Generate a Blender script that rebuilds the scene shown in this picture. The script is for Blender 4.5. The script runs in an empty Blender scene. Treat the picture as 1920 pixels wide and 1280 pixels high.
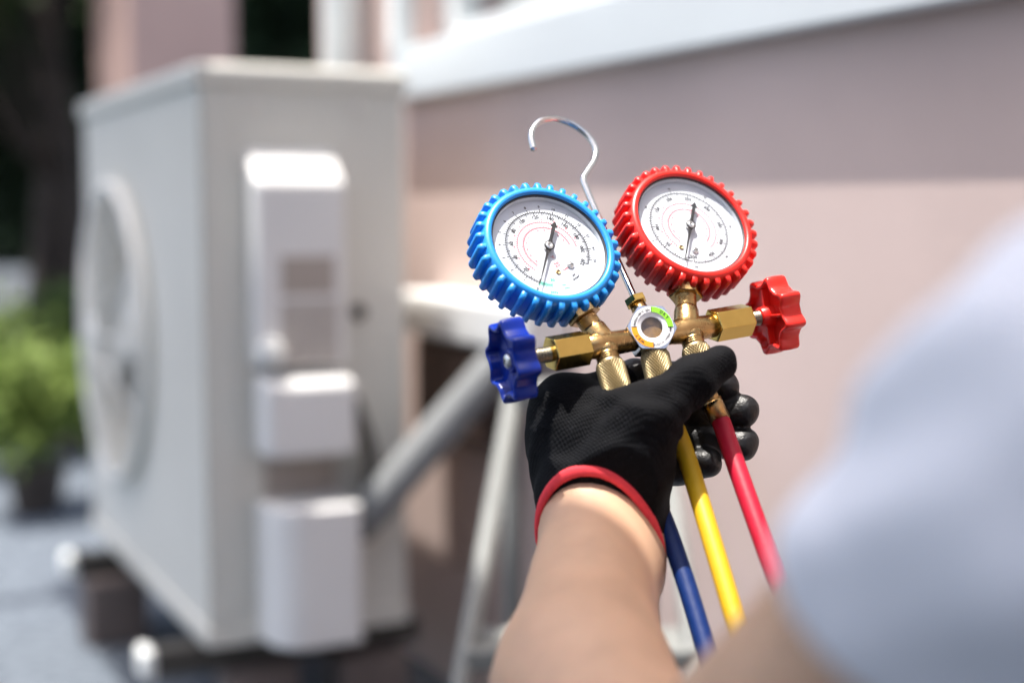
import bpy, bmesh, math, random
import numpy as np
from mathutils import Matrix, Vector

random.seed(7); rng = np.random.default_rng(7)
scene = bpy.context.scene
COL = scene.collection
PI = math.pi

# ------------------------------------------------------------------ camera, sky, sun
LENS, SENSOR = 50.0, 36.0
F = 1920 * LENS / SENSOR                      # focal length in photo pixels
HC = 0.80                                     # camera height (photographer is crouching)
PITCH = math.atan(250 / F)
camd = bpy.data.cameras.new('camera'); cam = bpy.data.objects.new('camera', camd); COL.objects.link(cam)
cam.location = (0, 0, HC); cam.rotation_euler = (PI / 2 - PITCH, 0, 0)
camd.lens = LENS; camd.sensor_width = SENSOR; camd.clip_start = 0.01; camd.clip_end = 500
camd.dof.use_dof = True; camd.dof.focus_distance = 0.782; camd.dof.aperture_fstop = 2.6
camd.dof.aperture_blades = 0
scene.camera = cam

SUN = np.array([-0.18, -0.04, 0.983]); SUN /= np.linalg.norm(SUN)
w = bpy.data.worlds.new('World'); scene.world = w; w.use_nodes = True
nt = w.node_tree; nt.nodes.clear()
sky = nt.nodes.new('ShaderNodeTexSky'); sky.sky_type = 'NISHITA'; sky.sun_disc = False
sky.sun_elevation = math.asin(SUN[2]); sky.sun_rotation = math.atan2(SUN[0], SUN[1])
sky.air_density = 1.0; sky.dust_density = 4.5; sky.ozone_density = 1.0
bg = nt.nodes.new('ShaderNodeBackground'); bg.inputs['Strength'].default_value = 0.145
wo = nt.nodes.new('ShaderNodeOutputWorld')
nt.links.new(sky.outputs[0], bg.inputs[0]); nt.links.new(bg.outputs[0], wo.inputs[0])
sund = bpy.data.lights.new('sun', 'SUN'); sund.energy = 4.1; sund.angle = math.radians(0.53); sund.color = (1, 0.95, 0.88)
suno = bpy.data.objects.new('sun', sund); COL.objects.link(suno)
suno.rotation_euler = Vector(-SUN).to_track_quat('-Z', 'Y').to_euler(); suno.location = (-3, 1, 6)

scene.view_settings.view_transform = 'Standard'; scene.view_settings.look = 'None'
scene.view_settings.exposure = 1.2; scene.view_settings.gamma = 1.0
scene.view_settings.use_curve_mapping = False
scene.render.engine = 'CYCLES'
scene.cycles.use_denoising = True
scene.cycles.max_bounces = 8; scene.cycles.transparent_max_bounces = 12
scene.cycles.caustics_reflective = False; scene.cycles.caustics_refractive = False
scene.cycles.sample_clamp_indirect = 6

# ------------------------------------------------------------------ measuring helpers
C = np.array([0, 0, HC])
fw = np.array([0, math.cos(PITCH), -math.sin(PITCH)]); up = np.array([0, math.sin(PITCH), math.cos(PITCH)]); rt = np.array([1., 0, 0])
CM = np.stack([rt, up, fw], 1)
def nrm(v): v = np.asarray(v, float); return v / np.linalg.norm(v)
def ray(x, y): return fw + rt * (x - 960) / F + up * (640 - y) / F
def at(x, y, Z): return C + ray(x, y) * Z                 # a point measured in the photo at depth Z
def hit(x, y, p0, n): r = ray(x, y); return C + r * np.dot(p0 - C, n) / np.dot(r, n)

# ------------------------------------------------------------------ materials
def mat(name, col, rough=0.5, metal=0.0, var=0.0, vscale=8.0, bump=0.0, bscale=60.0, spec=0.5, coat=0.0, sss=0.0, rvar=0.0, col2=None, detail=4.0):
    m = bpy.data.materials.new(name); m.use_nodes = True
    t = m.node_tree; b = t.nodes['Principled BSDF']
    b.inputs['Base Color'].default_value = (*col, 1); b.inputs['Roughness'].default_value = rough
    b.inputs['Metallic'].default_value = metal; b.inputs['Specular IOR Level'].default_value = spec
    b.inputs['Coat Weight'].default_value = coat
    if sss:
        b.inputs['Subsurface Weight'].default_value = sss; b.inputs['Subsurface Radius'].default_value = (0.01, 0.004, 0.002); b.inputs['Subsurface Scale'].default_value = 0.6
    tc = t.nodes.new('ShaderNodeTexCoord')
    if var or rvar or col2:
        n = t.nodes.new('ShaderNodeTexNoise'); n.inputs['Scale'].default_value = vscale; n.inputs['Detail'].default_value = detail
        t.links.new(tc.outputs['Object'], n.inputs['Vector'])
        r = t.nodes.new('ShaderNodeValToRGB')
        c2 = col2 if col2 else tuple(min(1, c * (1 + var)) for c in col)
        c1 = col if col2 else tuple(c * (1 - var) for c in col)
        r.color_ramp.elements[0].position = 0.3; r.color_ramp.elements[1].position = 0.7
        r.color_ramp.elements[0].color = (*c1, 1); r.color_ramp.elements[1].color = (*c2, 1)
        t.links.new(n.outputs['Fac'], r.inputs['Fac']); t.links.new(r.outputs['Color'], b.inputs['Base Color'])
        if rvar:
            mr = t.nodes.new('ShaderNodeMapRange'); mr.inputs['To Min'].default_value = max(0.02, rough - rvar); mr.inputs['To Max'].default_value = rough + rvar
            t.links.new(n.outputs['Fac'], mr.inputs['Value']); t.links.new(mr.outputs['Result'], b.inputs['Roughness'])
    if bump:
        n2 = t.nodes.new('ShaderNodeTexNoise'); n2.inputs['Scale'].default_value = bscale; n2.inputs['Detail'].default_value = 5
        t.links.new(tc.outputs['Object'], n2.inputs['Vector'])
        bp = t.nodes.new('ShaderNodeBump'); bp.inputs['Strength'].default_value = bump; bp.inputs['Distance'].default_value = 0.3 / bscale
        t.links.new(n2.outputs['Fac'], bp.inputs['Height']); t.links.new(bp.outputs['Normal'], b.inputs['Normal'])
    return m

M = {}
M['wall'] = mat('pink_render', (0.56, 0.445, 0.41), 0.9, var=0.09, vscale=2.2, bump=0.12, bscale=90)
M['pillar'] = mat('pillar_pink', (0.56, 0.37, 0.31), 0.9, var=0.06, vscale=4, bump=0.3, bscale=90)
M['trim'] = mat('white_paint', (0.62, 0.665, 0.68), 0.55, var=0.03, vscale=5)
M['pane_blind'] = mat('blind', (0.78, 0.77, 0.70), 0.8)
M['ac'] = mat('ac_cream', (0.65, 0.64, 0.585), 0.42, var=0.04, vscale=4, bump=0.08, bscale=200)
M['ac_cover'] = mat('ac_plastic', (0.76, 0.76, 0.75), 0.4, var=0.03, vscale=6)
M['ac_dark'] = mat('ac_dark', (0.045, 0.038, 0.033), 0.7)
M['fan'] = mat('fan_plastic', (0.80, 0.79, 0.74), 0.45)
M['rail'] = mat('rail_steel', (0.05, 0.046, 0.04), 0.6, 0.0, var=0.2, vscale=12)
M['recess_shade'] = mat('recess_shade_brown', (0.40, 0.35, 0.31), 0.7)  # brown puts the shade of recesses and louvre gaps into the colour
M['cap'] = mat('cap_white', (0.80, 0.82, 0.80), 0.3)
M['bolt'] = mat('bolt_zinc', (0.75, 0.72, 0.68), 0.3, 0.6)
M['block'] = mat('concrete_block', (0.16, 0.13, 0.12), 0.9, var=0.15, vscale=20, bump=0.5, bscale=80)
M['foam'] = mat('pipe_insulation', (0.21, 0.22, 0.225), 0.75, var=0.12, vscale=20, bump=0.3, bscale=60)
M['rust'] = mat('valve_brown', (0.10, 0.05, 0.035), 0.6)
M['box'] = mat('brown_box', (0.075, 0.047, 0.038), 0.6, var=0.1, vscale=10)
M['pvc'] = mat('white_pvc', (0.78, 0.79, 0.78), 0.4)
M['alu'] = mat('ladder_paint', (0.17, 0.178, 0.172), 0.55, 0.0, var=0.08, vscale=15)
M['gravel'] = mat('gravel', (0.035, 0.045, 0.06), 0.95, var=0, vscale=38, col2=(0.14, 0.165, 0.195), bump=1.0, bscale=45, detail=6)
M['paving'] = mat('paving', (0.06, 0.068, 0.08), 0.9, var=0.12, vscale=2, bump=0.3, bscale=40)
M['soil'] = mat('soil', (0.045, 0.04, 0.035), 0.95, var=0.3, vscale=10, bump=0.8, bscale=30)
M['bark'] = mat('bark', (0.055, 0.042, 0.034), 0.95, var=0.35, vscale=14, bump=0.9, bscale=30)
M['pot'] = mat('pot_clay', (0.09, 0.07, 0.06), 0.8, var=0.2, vscale=20)


def leaf_mat(name, c1, c2, trans=0.3):
    m = bpy.data.materials.new(name); m.use_nodes = True
    t = m.node_tree; b = t.nodes['Principled BSDF']; b.inputs['Roughness'].default_value = 0.6; b.inputs['Specular IOR Level'].default_value = 0.2
    g = t.nodes.new('ShaderNodeNewGeometry'); r = t.nodes.new('ShaderNodeValToRGB')
    r.color_ramp.elements[0].color = (*c1, 1); r.color_ramp.elements[1].color = (*c2, 1)
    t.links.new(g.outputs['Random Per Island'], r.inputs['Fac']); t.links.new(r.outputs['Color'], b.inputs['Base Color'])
    tr = t.nodes.new('ShaderNodeBsdfTranslucent'); t.links.new(r.outputs['Color'], tr.inputs['Color'])
    mx = t.nodes.new('ShaderNodeMixShader'); mx.inputs['Fac'].default_value = trans
    t.links.new(b.outputs[0], mx.inputs[1]); t.links.new(tr.outputs[0], mx.inputs[2])
    t.links.new(mx.outputs[0], t.nodes['Material Output'].inputs['Surface'])
    return m
M['roof'] = leaf_mat('added_canopy_cloth', (0.84, 0.84, 0.86), (0.86, 0.86, 0.88), 0.54)  # cloth of the added canopy, translucent to keep the sleeve bright
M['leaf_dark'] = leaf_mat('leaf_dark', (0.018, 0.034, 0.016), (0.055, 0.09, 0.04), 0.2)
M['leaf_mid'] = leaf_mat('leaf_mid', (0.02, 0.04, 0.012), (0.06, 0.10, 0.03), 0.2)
M['leaf_light'] = leaf_mat('leaf_light', (0.12, 0.18, 0.03), (0.26, 0.34, 0.10), 0.3)

# metals and plastics of the gauge set
M['brass'] = mat('brass_cast', (0.43, 0.28, 0.12), 0.27, 1.0, var=0.28, vscale=90, bump=0.35, bscale=420, rvar=0.1)
M['brass_hex'] = mat('brass_machined', (0.68, 0.49, 0.14), 0.22, 1.0, var=0.05, vscale=200, bump=0.12, bscale=900, rvar=0.06)
M['brass_knurl'] = mat('brass_knurl', (0.30, 0.24, 0.135), 0.42, 1.0, var=0.1, vscale=120)
M['thread'] = mat('steel_thread', (0.34, 0.30, 0.22), 0.3, 1.0)
M['chrome'] = mat('chrome', (0.66, 0.66, 0.65), 0.12, 1.0)
M['zinc'] = mat('zinc_screw', (0.72, 0.72, 0.70), 0.3, 1.0, var=0.1, vscale=300)
M['brass_dark'] = mat('brass_screw', (0.42, 0.30, 0.14), 0.35, 1.0)
M['blue_boot'] = mat('blue_rubber', (0.018, 0.28, 0.76), 0.38, var=0.04, vscale=60, bump=0.05, bscale=700)
M['red_boot'] = mat('red_rubber', (0.80, 0.022, 0.014), 0.34, var=0.04, vscale=60, bump=0.05, bscale=700)
M['blue_knob'] = mat('blue_plastic', (0.0015, 0.024, 0.28), 0.28, spec=0.35, bump=0.04, bscale=300)
M['red_knob'] = mat('red_plastic', (0.76, 0.022, 0.014), 0.27, bump=0.04, bscale=300)
M['case'] = mat('case_black', (0.03, 0.03, 0.035), 0.35)
M['dial'] = mat('dial_white', (0.64, 0.68, 0.73), 0.55)
M['ink'] = mat('ink_black', (0.012, 0.012, 0.014), 0.6)
M['ink_red'] = mat('ink_red', (0.66, 0.05, 0.085), 0.6)
M['ink_green'] = mat('ink_green', (0.02, 0.50, 0.33), 0.6)
M['needle'] = mat('needle_black', (0.012, 0.012, 0.014), 0.45)
M['label_white'] = mat('label_white', (0.80, 0.80, 0.82), 0.35)
M['label_green'] = mat('label_green', (0.25, 0.62, 0.03), 0.4)
M['label_orange'] = mat('label_orange', (0.90, 0.34, 0.01), 0.4)
M['steel'] = mat('nickel', (0.72, 0.72, 0.72), 0.22, 1.0, var=0.05, vscale=100)
M['indicator'] = mat('indicator_brown', (0.42, 0.25, 0.09), 0.4, 0.0, vscale=140, col2=(0.16, 0.10, 0.06))
M['hose_blue'] = mat('hose_blue', (0.002, 0.022, 0.125), 0.5, spec=0.3, bump=0.15, bscale=260)
M['hose_yellow'] = mat('hose_yellow', (0.56, 0.345, 0.012), 0.5, spec=0.3, bump=0.15, bscale=260)
M['hose_red'] = mat('hose_red', (0.41, 0.006, 0.028), 0.5, spec=0.3, bump=0.15, bscale=260)

def lens_mat():
    m = bpy.data.materials.new('clear_lens'); m.use_nodes = True; t = m.node_tree; t.nodes.clear()
    o = t.nodes.new('ShaderNodeOutputMaterial'); mx = t.nodes.new('ShaderNodeMixShader')
    tr = t.nodes.new('ShaderNodeBsdfTransparent'); tr.inputs['Color'].default_value = (0.975, 0.98, 0.985, 1)
    gl = t.nodes.new('ShaderNodeBsdfGlossy'); gl.inputs['Roughness'].default_value = 0.02
    lw = t.nodes.new('ShaderNodeLayerWeight'); lw.inputs['Blend'].default_value = 0.5
    pw = t.nodes.new('ShaderNodeMath'); pw.operation = 'POWER'; pw.inputs[1].default_value = 5.0; t.links.new(lw.outputs['Facing'], pw.inputs[0])
    fr = t.nodes.new('ShaderNodeMath'); fr.operation = 'MULTIPLY_ADD'; fr.inputs[1].default_value = 0.93; fr.inputs[2].default_value = 0.055; t.links.new(pw.outputs[0], fr.inputs[0])
    t.links.new(fr.outputs[0], mx.inputs[0]); t.links.new(tr.outputs[0], mx.inputs[1]); t.links.new(gl.outputs[0], mx.inputs[2]); t.links.new(mx.outputs[0], o.inputs[0])
    return m
M['lens'] = lens_mat()
M['window_glass'] = lens_mat()

# ------------------------------------------------------------------ object helpers
WM = {}
def link(o, parent=None, world=None):
    COL.objects.link(o)
    world = world if world is not None else Matrix.Identity(4)
    if parent is not None:
        o.parent = parent; o.matrix_parent_inverse = WM[parent.name].inverted()
    o.matrix_basis = world; WM[o.name] = world.copy()
    return o
def tag(o, label, cat, group=None, kind=None):
    o['label'] = label
    if cat: o['category'] = cat
    if group: o['group'] = group
    if kind: o['kind'] = kind
    return o
def thing(name, loc, label, cat, group=None):
    o = bpy.data.objects.new(name, None); o.empty_display_size = 0.05
    link(o, None, Matrix.Translation(Vector(loc))); return tag(o, label, cat, group)
class MB:
    """collects verts and faces for one mesh"""
    def __init__(s): s.v = []; s.f = []; s.sm = []
    def add(s, v, f, smooth=False):
        k = len(s.v); s.v += [tuple(map(float, q)) for q in v]
        s.f += [tuple(int(i) + k for i in q) for q in f]; s.sm += [smooth] * len(f); return s
    def box(s, o, ax, ay, az):          # origin corner and three edge vectors
        o, ax, ay, az = (np.asarray(q, float) for q in (o, ax, ay, az))
        if np.dot(np.cross(ax, ay), az) < 0: o = o + ax; ax = -ax
        p = [o, o + ax, o + ax + ay, o + ay]; p += [q + az for q in p]
        return s.add(p, [(0, 3, 2, 1), (4, 5, 6, 7), (0, 1, 5, 4), (1, 2, 6, 5), (2, 3, 7, 6), (3, 0, 4, 7)])
    def lathe(s, prof, o=(0, 0, 0), ax=(0, 0, 1), n=32, smooth=True, rmod=None, cap=True, phase=0.0, xdir=None):
        o = np.asarray(o, float); ax = nrm(ax)
        h = np.asarray(xdir, float) if xdir is not None else (np.array([1., 0, 0]) if abs(ax[0]) < 0.8 else np.array([0, 1., 0]))
        e1 = nrm(h - ax * np.dot(h, ax)); e2 = np.cross(ax, e1)
        v = []; f = []
        for k, (r, z) in enumerate(prof):
            for i in range(n):
                a = 2 * PI * i / n + phase; rr = rmod(a, r, z, k) if rmod else r
                v.append(o + ax * z + rr * (math.cos(a) * e1 + math.sin(a) * e2))
        for k in range(len(prof) - 1):
            for i in range(n):
                j = (i + 1) % n; f.append((k * n + i, k * n + j, (k + 1) * n + j, (k + 1) * n + i))
        if cap:
            if prof[0][0] > 1e-6: f.append(tuple(reversed(range(n))))
            if prof[-1][0] > 1e-6: f.append(tuple((len(prof) - 1) * n + i for i in range(n)))
        return s.add(v, f, smooth)
    def tube(s, path, r, n=14, smooth=True, cap=True):
        P = [np.asarray(p, float) for p in path]; v = []; f = []; e = None
        for i, p in enumerate(P):
            t = nrm(P[min(i + 1, len(P) - 1)] - P[max(i - 1, 0)])
            if e is None: e = np.cross(t, [0.3, 0.2, 0.93])
            e = nrm(e - t * np.dot(e, t)); g = np.cross(t, e); rr = r[i] if hasattr(r, '__len__') else r
            v += [p + rr * (math.cos(2 * PI * k / n) * e + math.sin(2 * PI * k / n) * g) for k in range(n)]
        for i in range(len(P) - 1):
            for k in range(n):
                q = (k + 1) % n; f.append((i * n + k, i * n + q, (i + 1) * n + q, (i + 1) * n + k))
        if cap: f.append(tuple(reversed(range(n)))); f.append(tuple((len(P) - 1) * n + k for k in range(n)))
        return s.add(v, f, smooth)
    def build(s, name, m, parent=None, world=None, bevel=0, local=False):
        me = bpy.data.meshes.new(name); v = np.array(s.v)
        wm = world if world is not None else Matrix.Identity(4)
        if not local and world is not None:
            inv = np.array(wm.inverted()); v = v @ inv[:3, :3].T + inv[:3, 3]
        elif not local and parent is not None and world is None:
            c = Vector(v.mean(0)); wm = Matrix.Translation(c); v = v - np.array(c)
        elif not local:
            c = Vector(((v[:, 0].min() + v[:, 0].max()) / 2, (v[:, 1].min() + v[:, 1].max()) / 2, v[:, 2].min())); wm = Matrix.Translation(c); v = v - np.array(c)
        me.from_pydata(v.tolist(), [], s.f); me.polygons.foreach_set('use_smooth', s.sm); me.materials.append(M[m] if isinstance(m, str) else m); me.update()
        o = bpy.data.objects.new(name, me); link(o, parent, wm)
        if bevel:
            bv = o.modifiers.new('bevel', 'BEVEL'); bv.width = bevel; bv.segments = 3; bv.limit_method = 'ANGLE'; bv.angle_limit = math.radians(35)
            try: bv.harden_normals = False
            except Exception: pass
            me.polygons.foreach_set('use_smooth', [True] * len(me.polygons))
            wn = o.modifiers.new('wn', 'WEIGHTED_NORMAL'); wn.keep_sharp = True
        return o
def catmull(P, k=8):
    P = [np.asarray(p, float) for p in P]; Q = [2 * P[0] - P[1]] + P + [2 * P[-1] - P[-2]]; out = []
    for i in range(1, len(Q) - 2):
        for t in np.linspace(0, 1, k, endpoint=False):
            a, b, c, d = Q[i - 1:i + 3]
            out.append(0.5 * (2 * b + (c - a) * t + (2 * a - 5 * b + 4 * c - d) * t * t + (3 * b - a - 3 * c + d) * t ** 3))
    return out + [P[-1]]

# ------------------------------------------------------------------ signed distance bodies (people)
def sd_cone(P, a, b, r1, r2):
    a = np.asarray(a, np.float32); b = np.asarray(b, np.float32); ba = b - a; t = np.clip(((P - a) @ ba) / (ba @ ba), 0, 1).astype(np.float32)
    d = P - a - t[..., None] * ba
    return np.sqrt((d * d).sum(-1)) - (r1 + (r2 - r1) * t)
def sd_ell(P, c, rad, rot=None):
    q = P - np.asarray(c, np.float32)
    if rot is not None: q = q @ np.asarray(rot)
    k0 = np.sqrt(((q / np.asarray(rad, np.float32)) ** 2).sum(-1)); k1 = np.sqrt(((q / np.asarray(rad, np.float32) ** 2) ** 2).sum(-1)) + 1e-9
    return k0 * (k0 - 1) / k1
def smin(a, b, k):
    h = np.maximum(k - np.abs(a - b), 0) / k
    return np.minimum(a, b) - h * h * k * 0.25
def surface_nets(fn, lo, hi, h):
    lo = np.asarray(lo, float); n = np.ceil((np.asarray(hi) - lo) / h).astype(int) + 1
    ax = [lo[i] + h * np.arange(n[i]) for i in range(3)]
    V = np.empty(n, np.float32)
    B = 14                                                   # skip blocks that lie wholly inside or outside
    b0 = [np.arange(0, n[i], B) for i in range(3)]
    cg = np.stack(np.meshgrid(*[lo[i] + h * (b0[i] + (B - 1) / 2) for i in range(3)], indexing='ij'), -1).astype(np.float32)
    cv = fn(cg); lim = B * h * 0.87 * 1.35
    for a, b, c in np.ndindex(cv.shape):
        sl_ = tuple(slice(b0[q][w_], min(b0[q][w_] + B, n[q])) for q, w_ in enumerate((a, b, c)))
        if abs(cv[a, b, c]) > lim: V[sl_] = cv[a, b, c]
        else: V[sl_] = fn(np.stack(np.meshgrid(*[ax[q][sl_[q]] for q in range(3)], indexing='ij'), -1).astype(np.float32))
    ins = V < 0; cs = [(i, j, k) for i in (0, 1) for j in (0, 1) for k in (0, 1)]
    sl = lambda a, c: a[c[0]:n[0] - 1 + c[0], c[1]:n[1] - 1 + c[1], c[2]:n[2] - 1 + c[2]]
    cnt = sum(sl(ins, c).astype(np.int8) for c in cs); act = (cnt > 0) & (cnt < 8)
    idx = np.argwhere(act); acc = np.zeros((len(idx), 3)); num = np.zeros(len(idx))
    for a in cs:
        for d in range(3):
            if a[d]: continue
            b = list(a); b[d] = 1
            va = V[tuple((idx + a).T)]; vb = V[tuple((idx + b).T)]
            m = (va < 0) != (vb < 0); t = np.where(m, va / np.where(m, va - vb, 1), 0)
            p = np.tile(np.array(a, float), (len(idx), 1)); p[:, d] = t
            acc[m] += p[m]; num[m] += 1
    vert = lo + h * (idx + acc / num[:, None])
    ids = -np.ones(act.shape, int); ids[tuple(idx.T)] = np.arange(len(idx)); faces = []
    for d in range(3):
        e1, e2 = (d + 1) % 3, (d + 2) % 3
        A = ins; s1 = [slice(1, n[q] - 1) for q in range(3)]; s2 = list(s1)
        s1[d] = slice(0, n[d] - 1); s2[d] = slice(1, n[d])
        a = A[tuple(s1)]; b = A[tuple(s2)]
        for flip, m in ((False, a & ~b), (True, ~a & b)):
            q = np.argwhere(m)
            if not len(q): continue
            off = np.ones(3, int); off[d] = 0; q = q + off
            u = np.zeros(3, int); u[e1] = 1; v2 = np.zeros(3, int); v2[e2] = 1
            quad = np.stack([ids[tuple((q - u - v2).T)], ids[tuple((q - v2).T)], ids[tuple(q.T)], ids[tuple((q - u).T)]], 1)
            faces.append(quad[:, ::-1] if flip else quad)
    return vert, np.concatenate(faces)
def sdf_object(name, fn, lo, hi, h, m, parent=None, world=None, smooth_it=2, attr=None):
    v, f = surface_nets(fn, lo, hi, h)
    # light laplacian smoothing to take the grid out of the shading
    e = np.concatenate([f[:, [0, 1]], f[:, [1, 2]], f[:, [2, 3]], f[:, [3, 0]]])
    for _ in range(smooth_it):
        s = np.zeros_like(v); c = np.zeros(len(v))
        for a, b in ((0, 1), (1, 0)):
            for k in range(3): s[:, k] += np.bincount(e[:, a], v[e[:, b], k], len(v))
            c += np.bincount(e[:, a], minlength=len(v))
        v = 0.4 * v + 0.6 * s / np.maximum(c, 1)[:, None]
    wm = world if world is not None else Matrix.Translation(Vector(v.mean(0)))
    inv = np.array(wm.inverted()); vl = v @ inv[:3, :3].T + inv[:3, 3]
    me = bpy.data.meshes.new(name); me.from_pydata(vl.tolist(), [], f.tolist())
    me.polygons.foreach_set('use_smooth', [True] * len(f)); me.materials.append(M[m] if isinstance(m, str) else m)
    if attr:
        for nm, fun in attr.items():
            at_ = me.attributes.new(nm, 'FLOAT', 'POINT'); at_.data.foreach_set('value', fun(v.astype(np.float32)).astype(np.float32))
    me.update(); o = bpy.data.objects.new(name, me); return link(o, parent, wm)

# ------------------------------------------------------------------ printed lettering (one batch of font meshes)
TEXT = {}
def text_batch(strings):
    objs = []
    for s in strings:
        c = bpy.data.curves.new('t', 'FONT'); c.body = s; c.size = 1.0; c.align_x = 'CENTER'; c.align_y = 'CENTER'; c.resolution_u = 2; c.offset = 0.03
        o = bpy.data.objects.new('t', c); COL.objects.link(o); objs.append((s, o, c))
    bpy.context.view_layer.update(); dg = bpy.context.evaluated_depsgraph_get()
    for s, o, c in objs:
        e = o.evaluated_get(dg); me = e.to_mesh()
        TEXT[s] = (np.array([q.co[:] for q in me.vertices]).reshape(-1, 3), [tuple(p.vertices) for p in me.polygons]); e.to_mesh_clear()
    for s, o, c in objs:
        bpy.data.objects.remove(o); bpy.data.curves.remove(c)
SG1, SG2 = 'PB42bar/80\u00b0C SGN', 'MWP 600psi 9/175\u00b0F'
strings = set([str(20 * i) for i in range(12)] + [str(i) for i in range(16)] + [str(50 * i) for i in range(11)] + [str(5 * i) for i in range(14)])
strings |= set('-10 -20 -30 -40 30 5076 psi kg/cm\u00b2 inHg cmHg R-22 R-12 R-502 \u00b0C'.split()) | set('DRYWET') | set(SG1 + SG2) - {' '}
text_batch(sorted(strings))
def put_text(mb, s, x, y, size, ang, z):
    v, f = TEXT[s]
    if len(v) == 0: return
    ca, sa = math.cos(ang), math.sin(ang)
    q = np.stack([x + size * (v[:, 0] * ca - v[:, 1] * sa), y + size * (v[:, 0] * sa + v[:, 1] * ca), np.full(len(v), z)], 1)
    mb.add(q, f)

# ================================================================== THE SETTING
# wall line: W0 + t*d (d runs away from the camera to the left), nw faces the garden
d2 = nrm([-0.452, 0.892, 0]); nw = nrm([-0.892, -0.452, 0]); W0 = np.array([-0.03, 2.207, 0]); UZ = np.array([0, 0, 1.])
def wp(t, out, z): return W0 + d2 * t + nw * out + UZ * z

g = MB().add([(-60, -40, 0), (60, -40, 0), (60, 110, 0), (-60, 110, 0)], [(0, 1, 2, 3)]).build('ground', 'gravel'); g['kind'] = 'structure'; g['label'] = 'grey gravel ground around the air conditioner'
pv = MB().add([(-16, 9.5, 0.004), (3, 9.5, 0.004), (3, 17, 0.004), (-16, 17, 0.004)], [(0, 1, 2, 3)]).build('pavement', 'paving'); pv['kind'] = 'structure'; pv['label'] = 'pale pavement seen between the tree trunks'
bd = MB().add([(-6, 4.6, 0.004), (-0.6, 4.6, 0.004), (-0.6, 9.3, 0.004), (-6, 9.3, 0.004)], [(0, 1, 2, 3)]).build('planting_bed', 'soil'); bd['kind'] = 'structure'; bd['label'] = 'dark soil bed under the trees'

# house: wall with a window opening and sill
house = thing('house', wp(-0.8, 0, 0), 'pink rendered house wall with a white window above the gauges', 'house')
T0, T1, TH = -4.0, 0.79, 0.22
wz0, wz1, wt0, wt1 = 1.05, 2.15, -1.55, 0.30
mb = MB()
def wallbox(mb, ta, tb, za, zb, o0=-TH, o1=0.0): mb.box(wp(ta, o0, za), d2 * (tb - ta), nw * (o1 - o0), UZ * (zb - za))
wallbox(mb, T0, wt0, 0, 2.9); wallbox(mb, wt1, T1, 0, 2.9); wallbox(mb, wt0, wt1, 0, wz0); wallbox(mb, wt0, wt1, wz1, 2.9)
mb.build('wall', 'wall', house)
win = MB(); 
for ta, tb, za, zb in ((wt0, wt1, wz0, wz0 + 0.06), (wt0, wt1, wz1 - 0.06, wz1), (wt0, wt0 + 0.06, wz0 + 0.06, wz1 - 0.06), (wt1 - 0.06, wt1, wz0 + 0.06, wz1 - 0.06), (-0.66, -0.60, wz0 + 0.06, wz1 - 0.06)):
    wallbox(win, ta, tb, za, zb, -0.10, -0.05)
window = win.build('window', 'trim', house, bevel=0.004)
for ta, tb in ((wt0 + 0.06, -0.66), (-0.60, wt1 - 0.06)):
    p = MB(); wallbox(p, ta, tb, wz0 + 0.06, wz1 - 0.06, -0.080, -0.074); p.build('pane', 'window_glass', window)
for k in range(14):
    s = MB(); z = wz0 + 0.07 + k * 0.07
    s.box(wp(wt0 + 0.03, -0.165, z), d2 * (wt1 - wt0 - 0.06), nw * 0.02 + UZ * 0.0, UZ * 0.066); s.build('blind_slat', 'pane_blind', window)
s = MB(); wallbox(s, wt0 - 0.05, 0.345, 0.985, 1.07, 0.002, 0.030); s.build('window_sill', 'trim', house, bevel=0.004)
s = MB(); wallbox(s, wt1, 0.34, 1.07, 2.25, 0.002, 0.035); s.build('window_trim', 'trim', house, bevel=0.003)
s = MB(); wallbox(s, wt0 - 0.05, wt0, 1.07, 2.25, 0.002, 0.035); s.build('window_trim', 'trim', house, bevel=0.003)
s = MB(); s.tube([wp(0.52, 0.05, 0.0), wp(0.52, 0.05, 2.9)], 0.036, 20); s.build('downpipe', 'trim', house)
# unseen canopy added only to shade the technician's shoulder and forearm
CZ = 2.45; E0 = np.array([-0.02, 0.724, 0.80]); E0 = E0 + SUN * (CZ - E0[2]) / SUN[2]; ex = nrm([1, -0.8, 0]); ey = nrm([-0.8, -1, 0])
cnp = thing('added_shade_canopy', (-0.8, -0.4, 0), 'unseen flat white canopy on three posts, added to shade the technician', 'canopy')
s = MB(); s.box(E0 - ex * 1.5, ex * 2.9, ey * 2.4, UZ * 0.03); s.build('shade_cloth', 'roof', cnp)
for q_ in (E0 - ex * 1.45 + ey * 0.05, E0 - ex * 1.45 + ey * 2.3, E0 + ex * 1.3 + ey * 2.3):
    s = MB(); s.box((q_[0], q_[1], 0), ex * 0.05, ey * 0.05, UZ * (CZ - 0.002)); s.build('post', 'trim', cnp)

# unseen awning added to keep sun off the fan side of the air conditioner
AZ = 2.65; aw = thing('added_shade_awning', (-2.9, 1.9, 0), 'unseen narrow white awning added to shade the front of the air conditioner', 'awning')
e0 = np.array([-0.435, 2.0, 0.985]) - nw * 0.012; e0 = e0 + SUN * (AZ - e0[2]) / SUN[2]
s = MB(); s.box(e0 - d2 * 0.75, d2 * 1.95, nw * 0.24, UZ * 0.03); s.build('sheet', 'trim', aw)
for k_ in (-0.6, 1.05):
    s = MB(); s.box(e0 + d2 * k_ + nw * 0.2 + UZ * 0.03, d2 * 0.05, nw * 2.3, UZ * 0.05); s.build('arm', 'trim', aw)
    q_ = e0 + d2 * k_ + nw * 2.45; s = MB(); s.box((q_[0], q_[1], 0), d2 * 0.06, nw * 0.06, UZ * (AZ + 0.03)); s.build('post', 'trim', aw)

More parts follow.
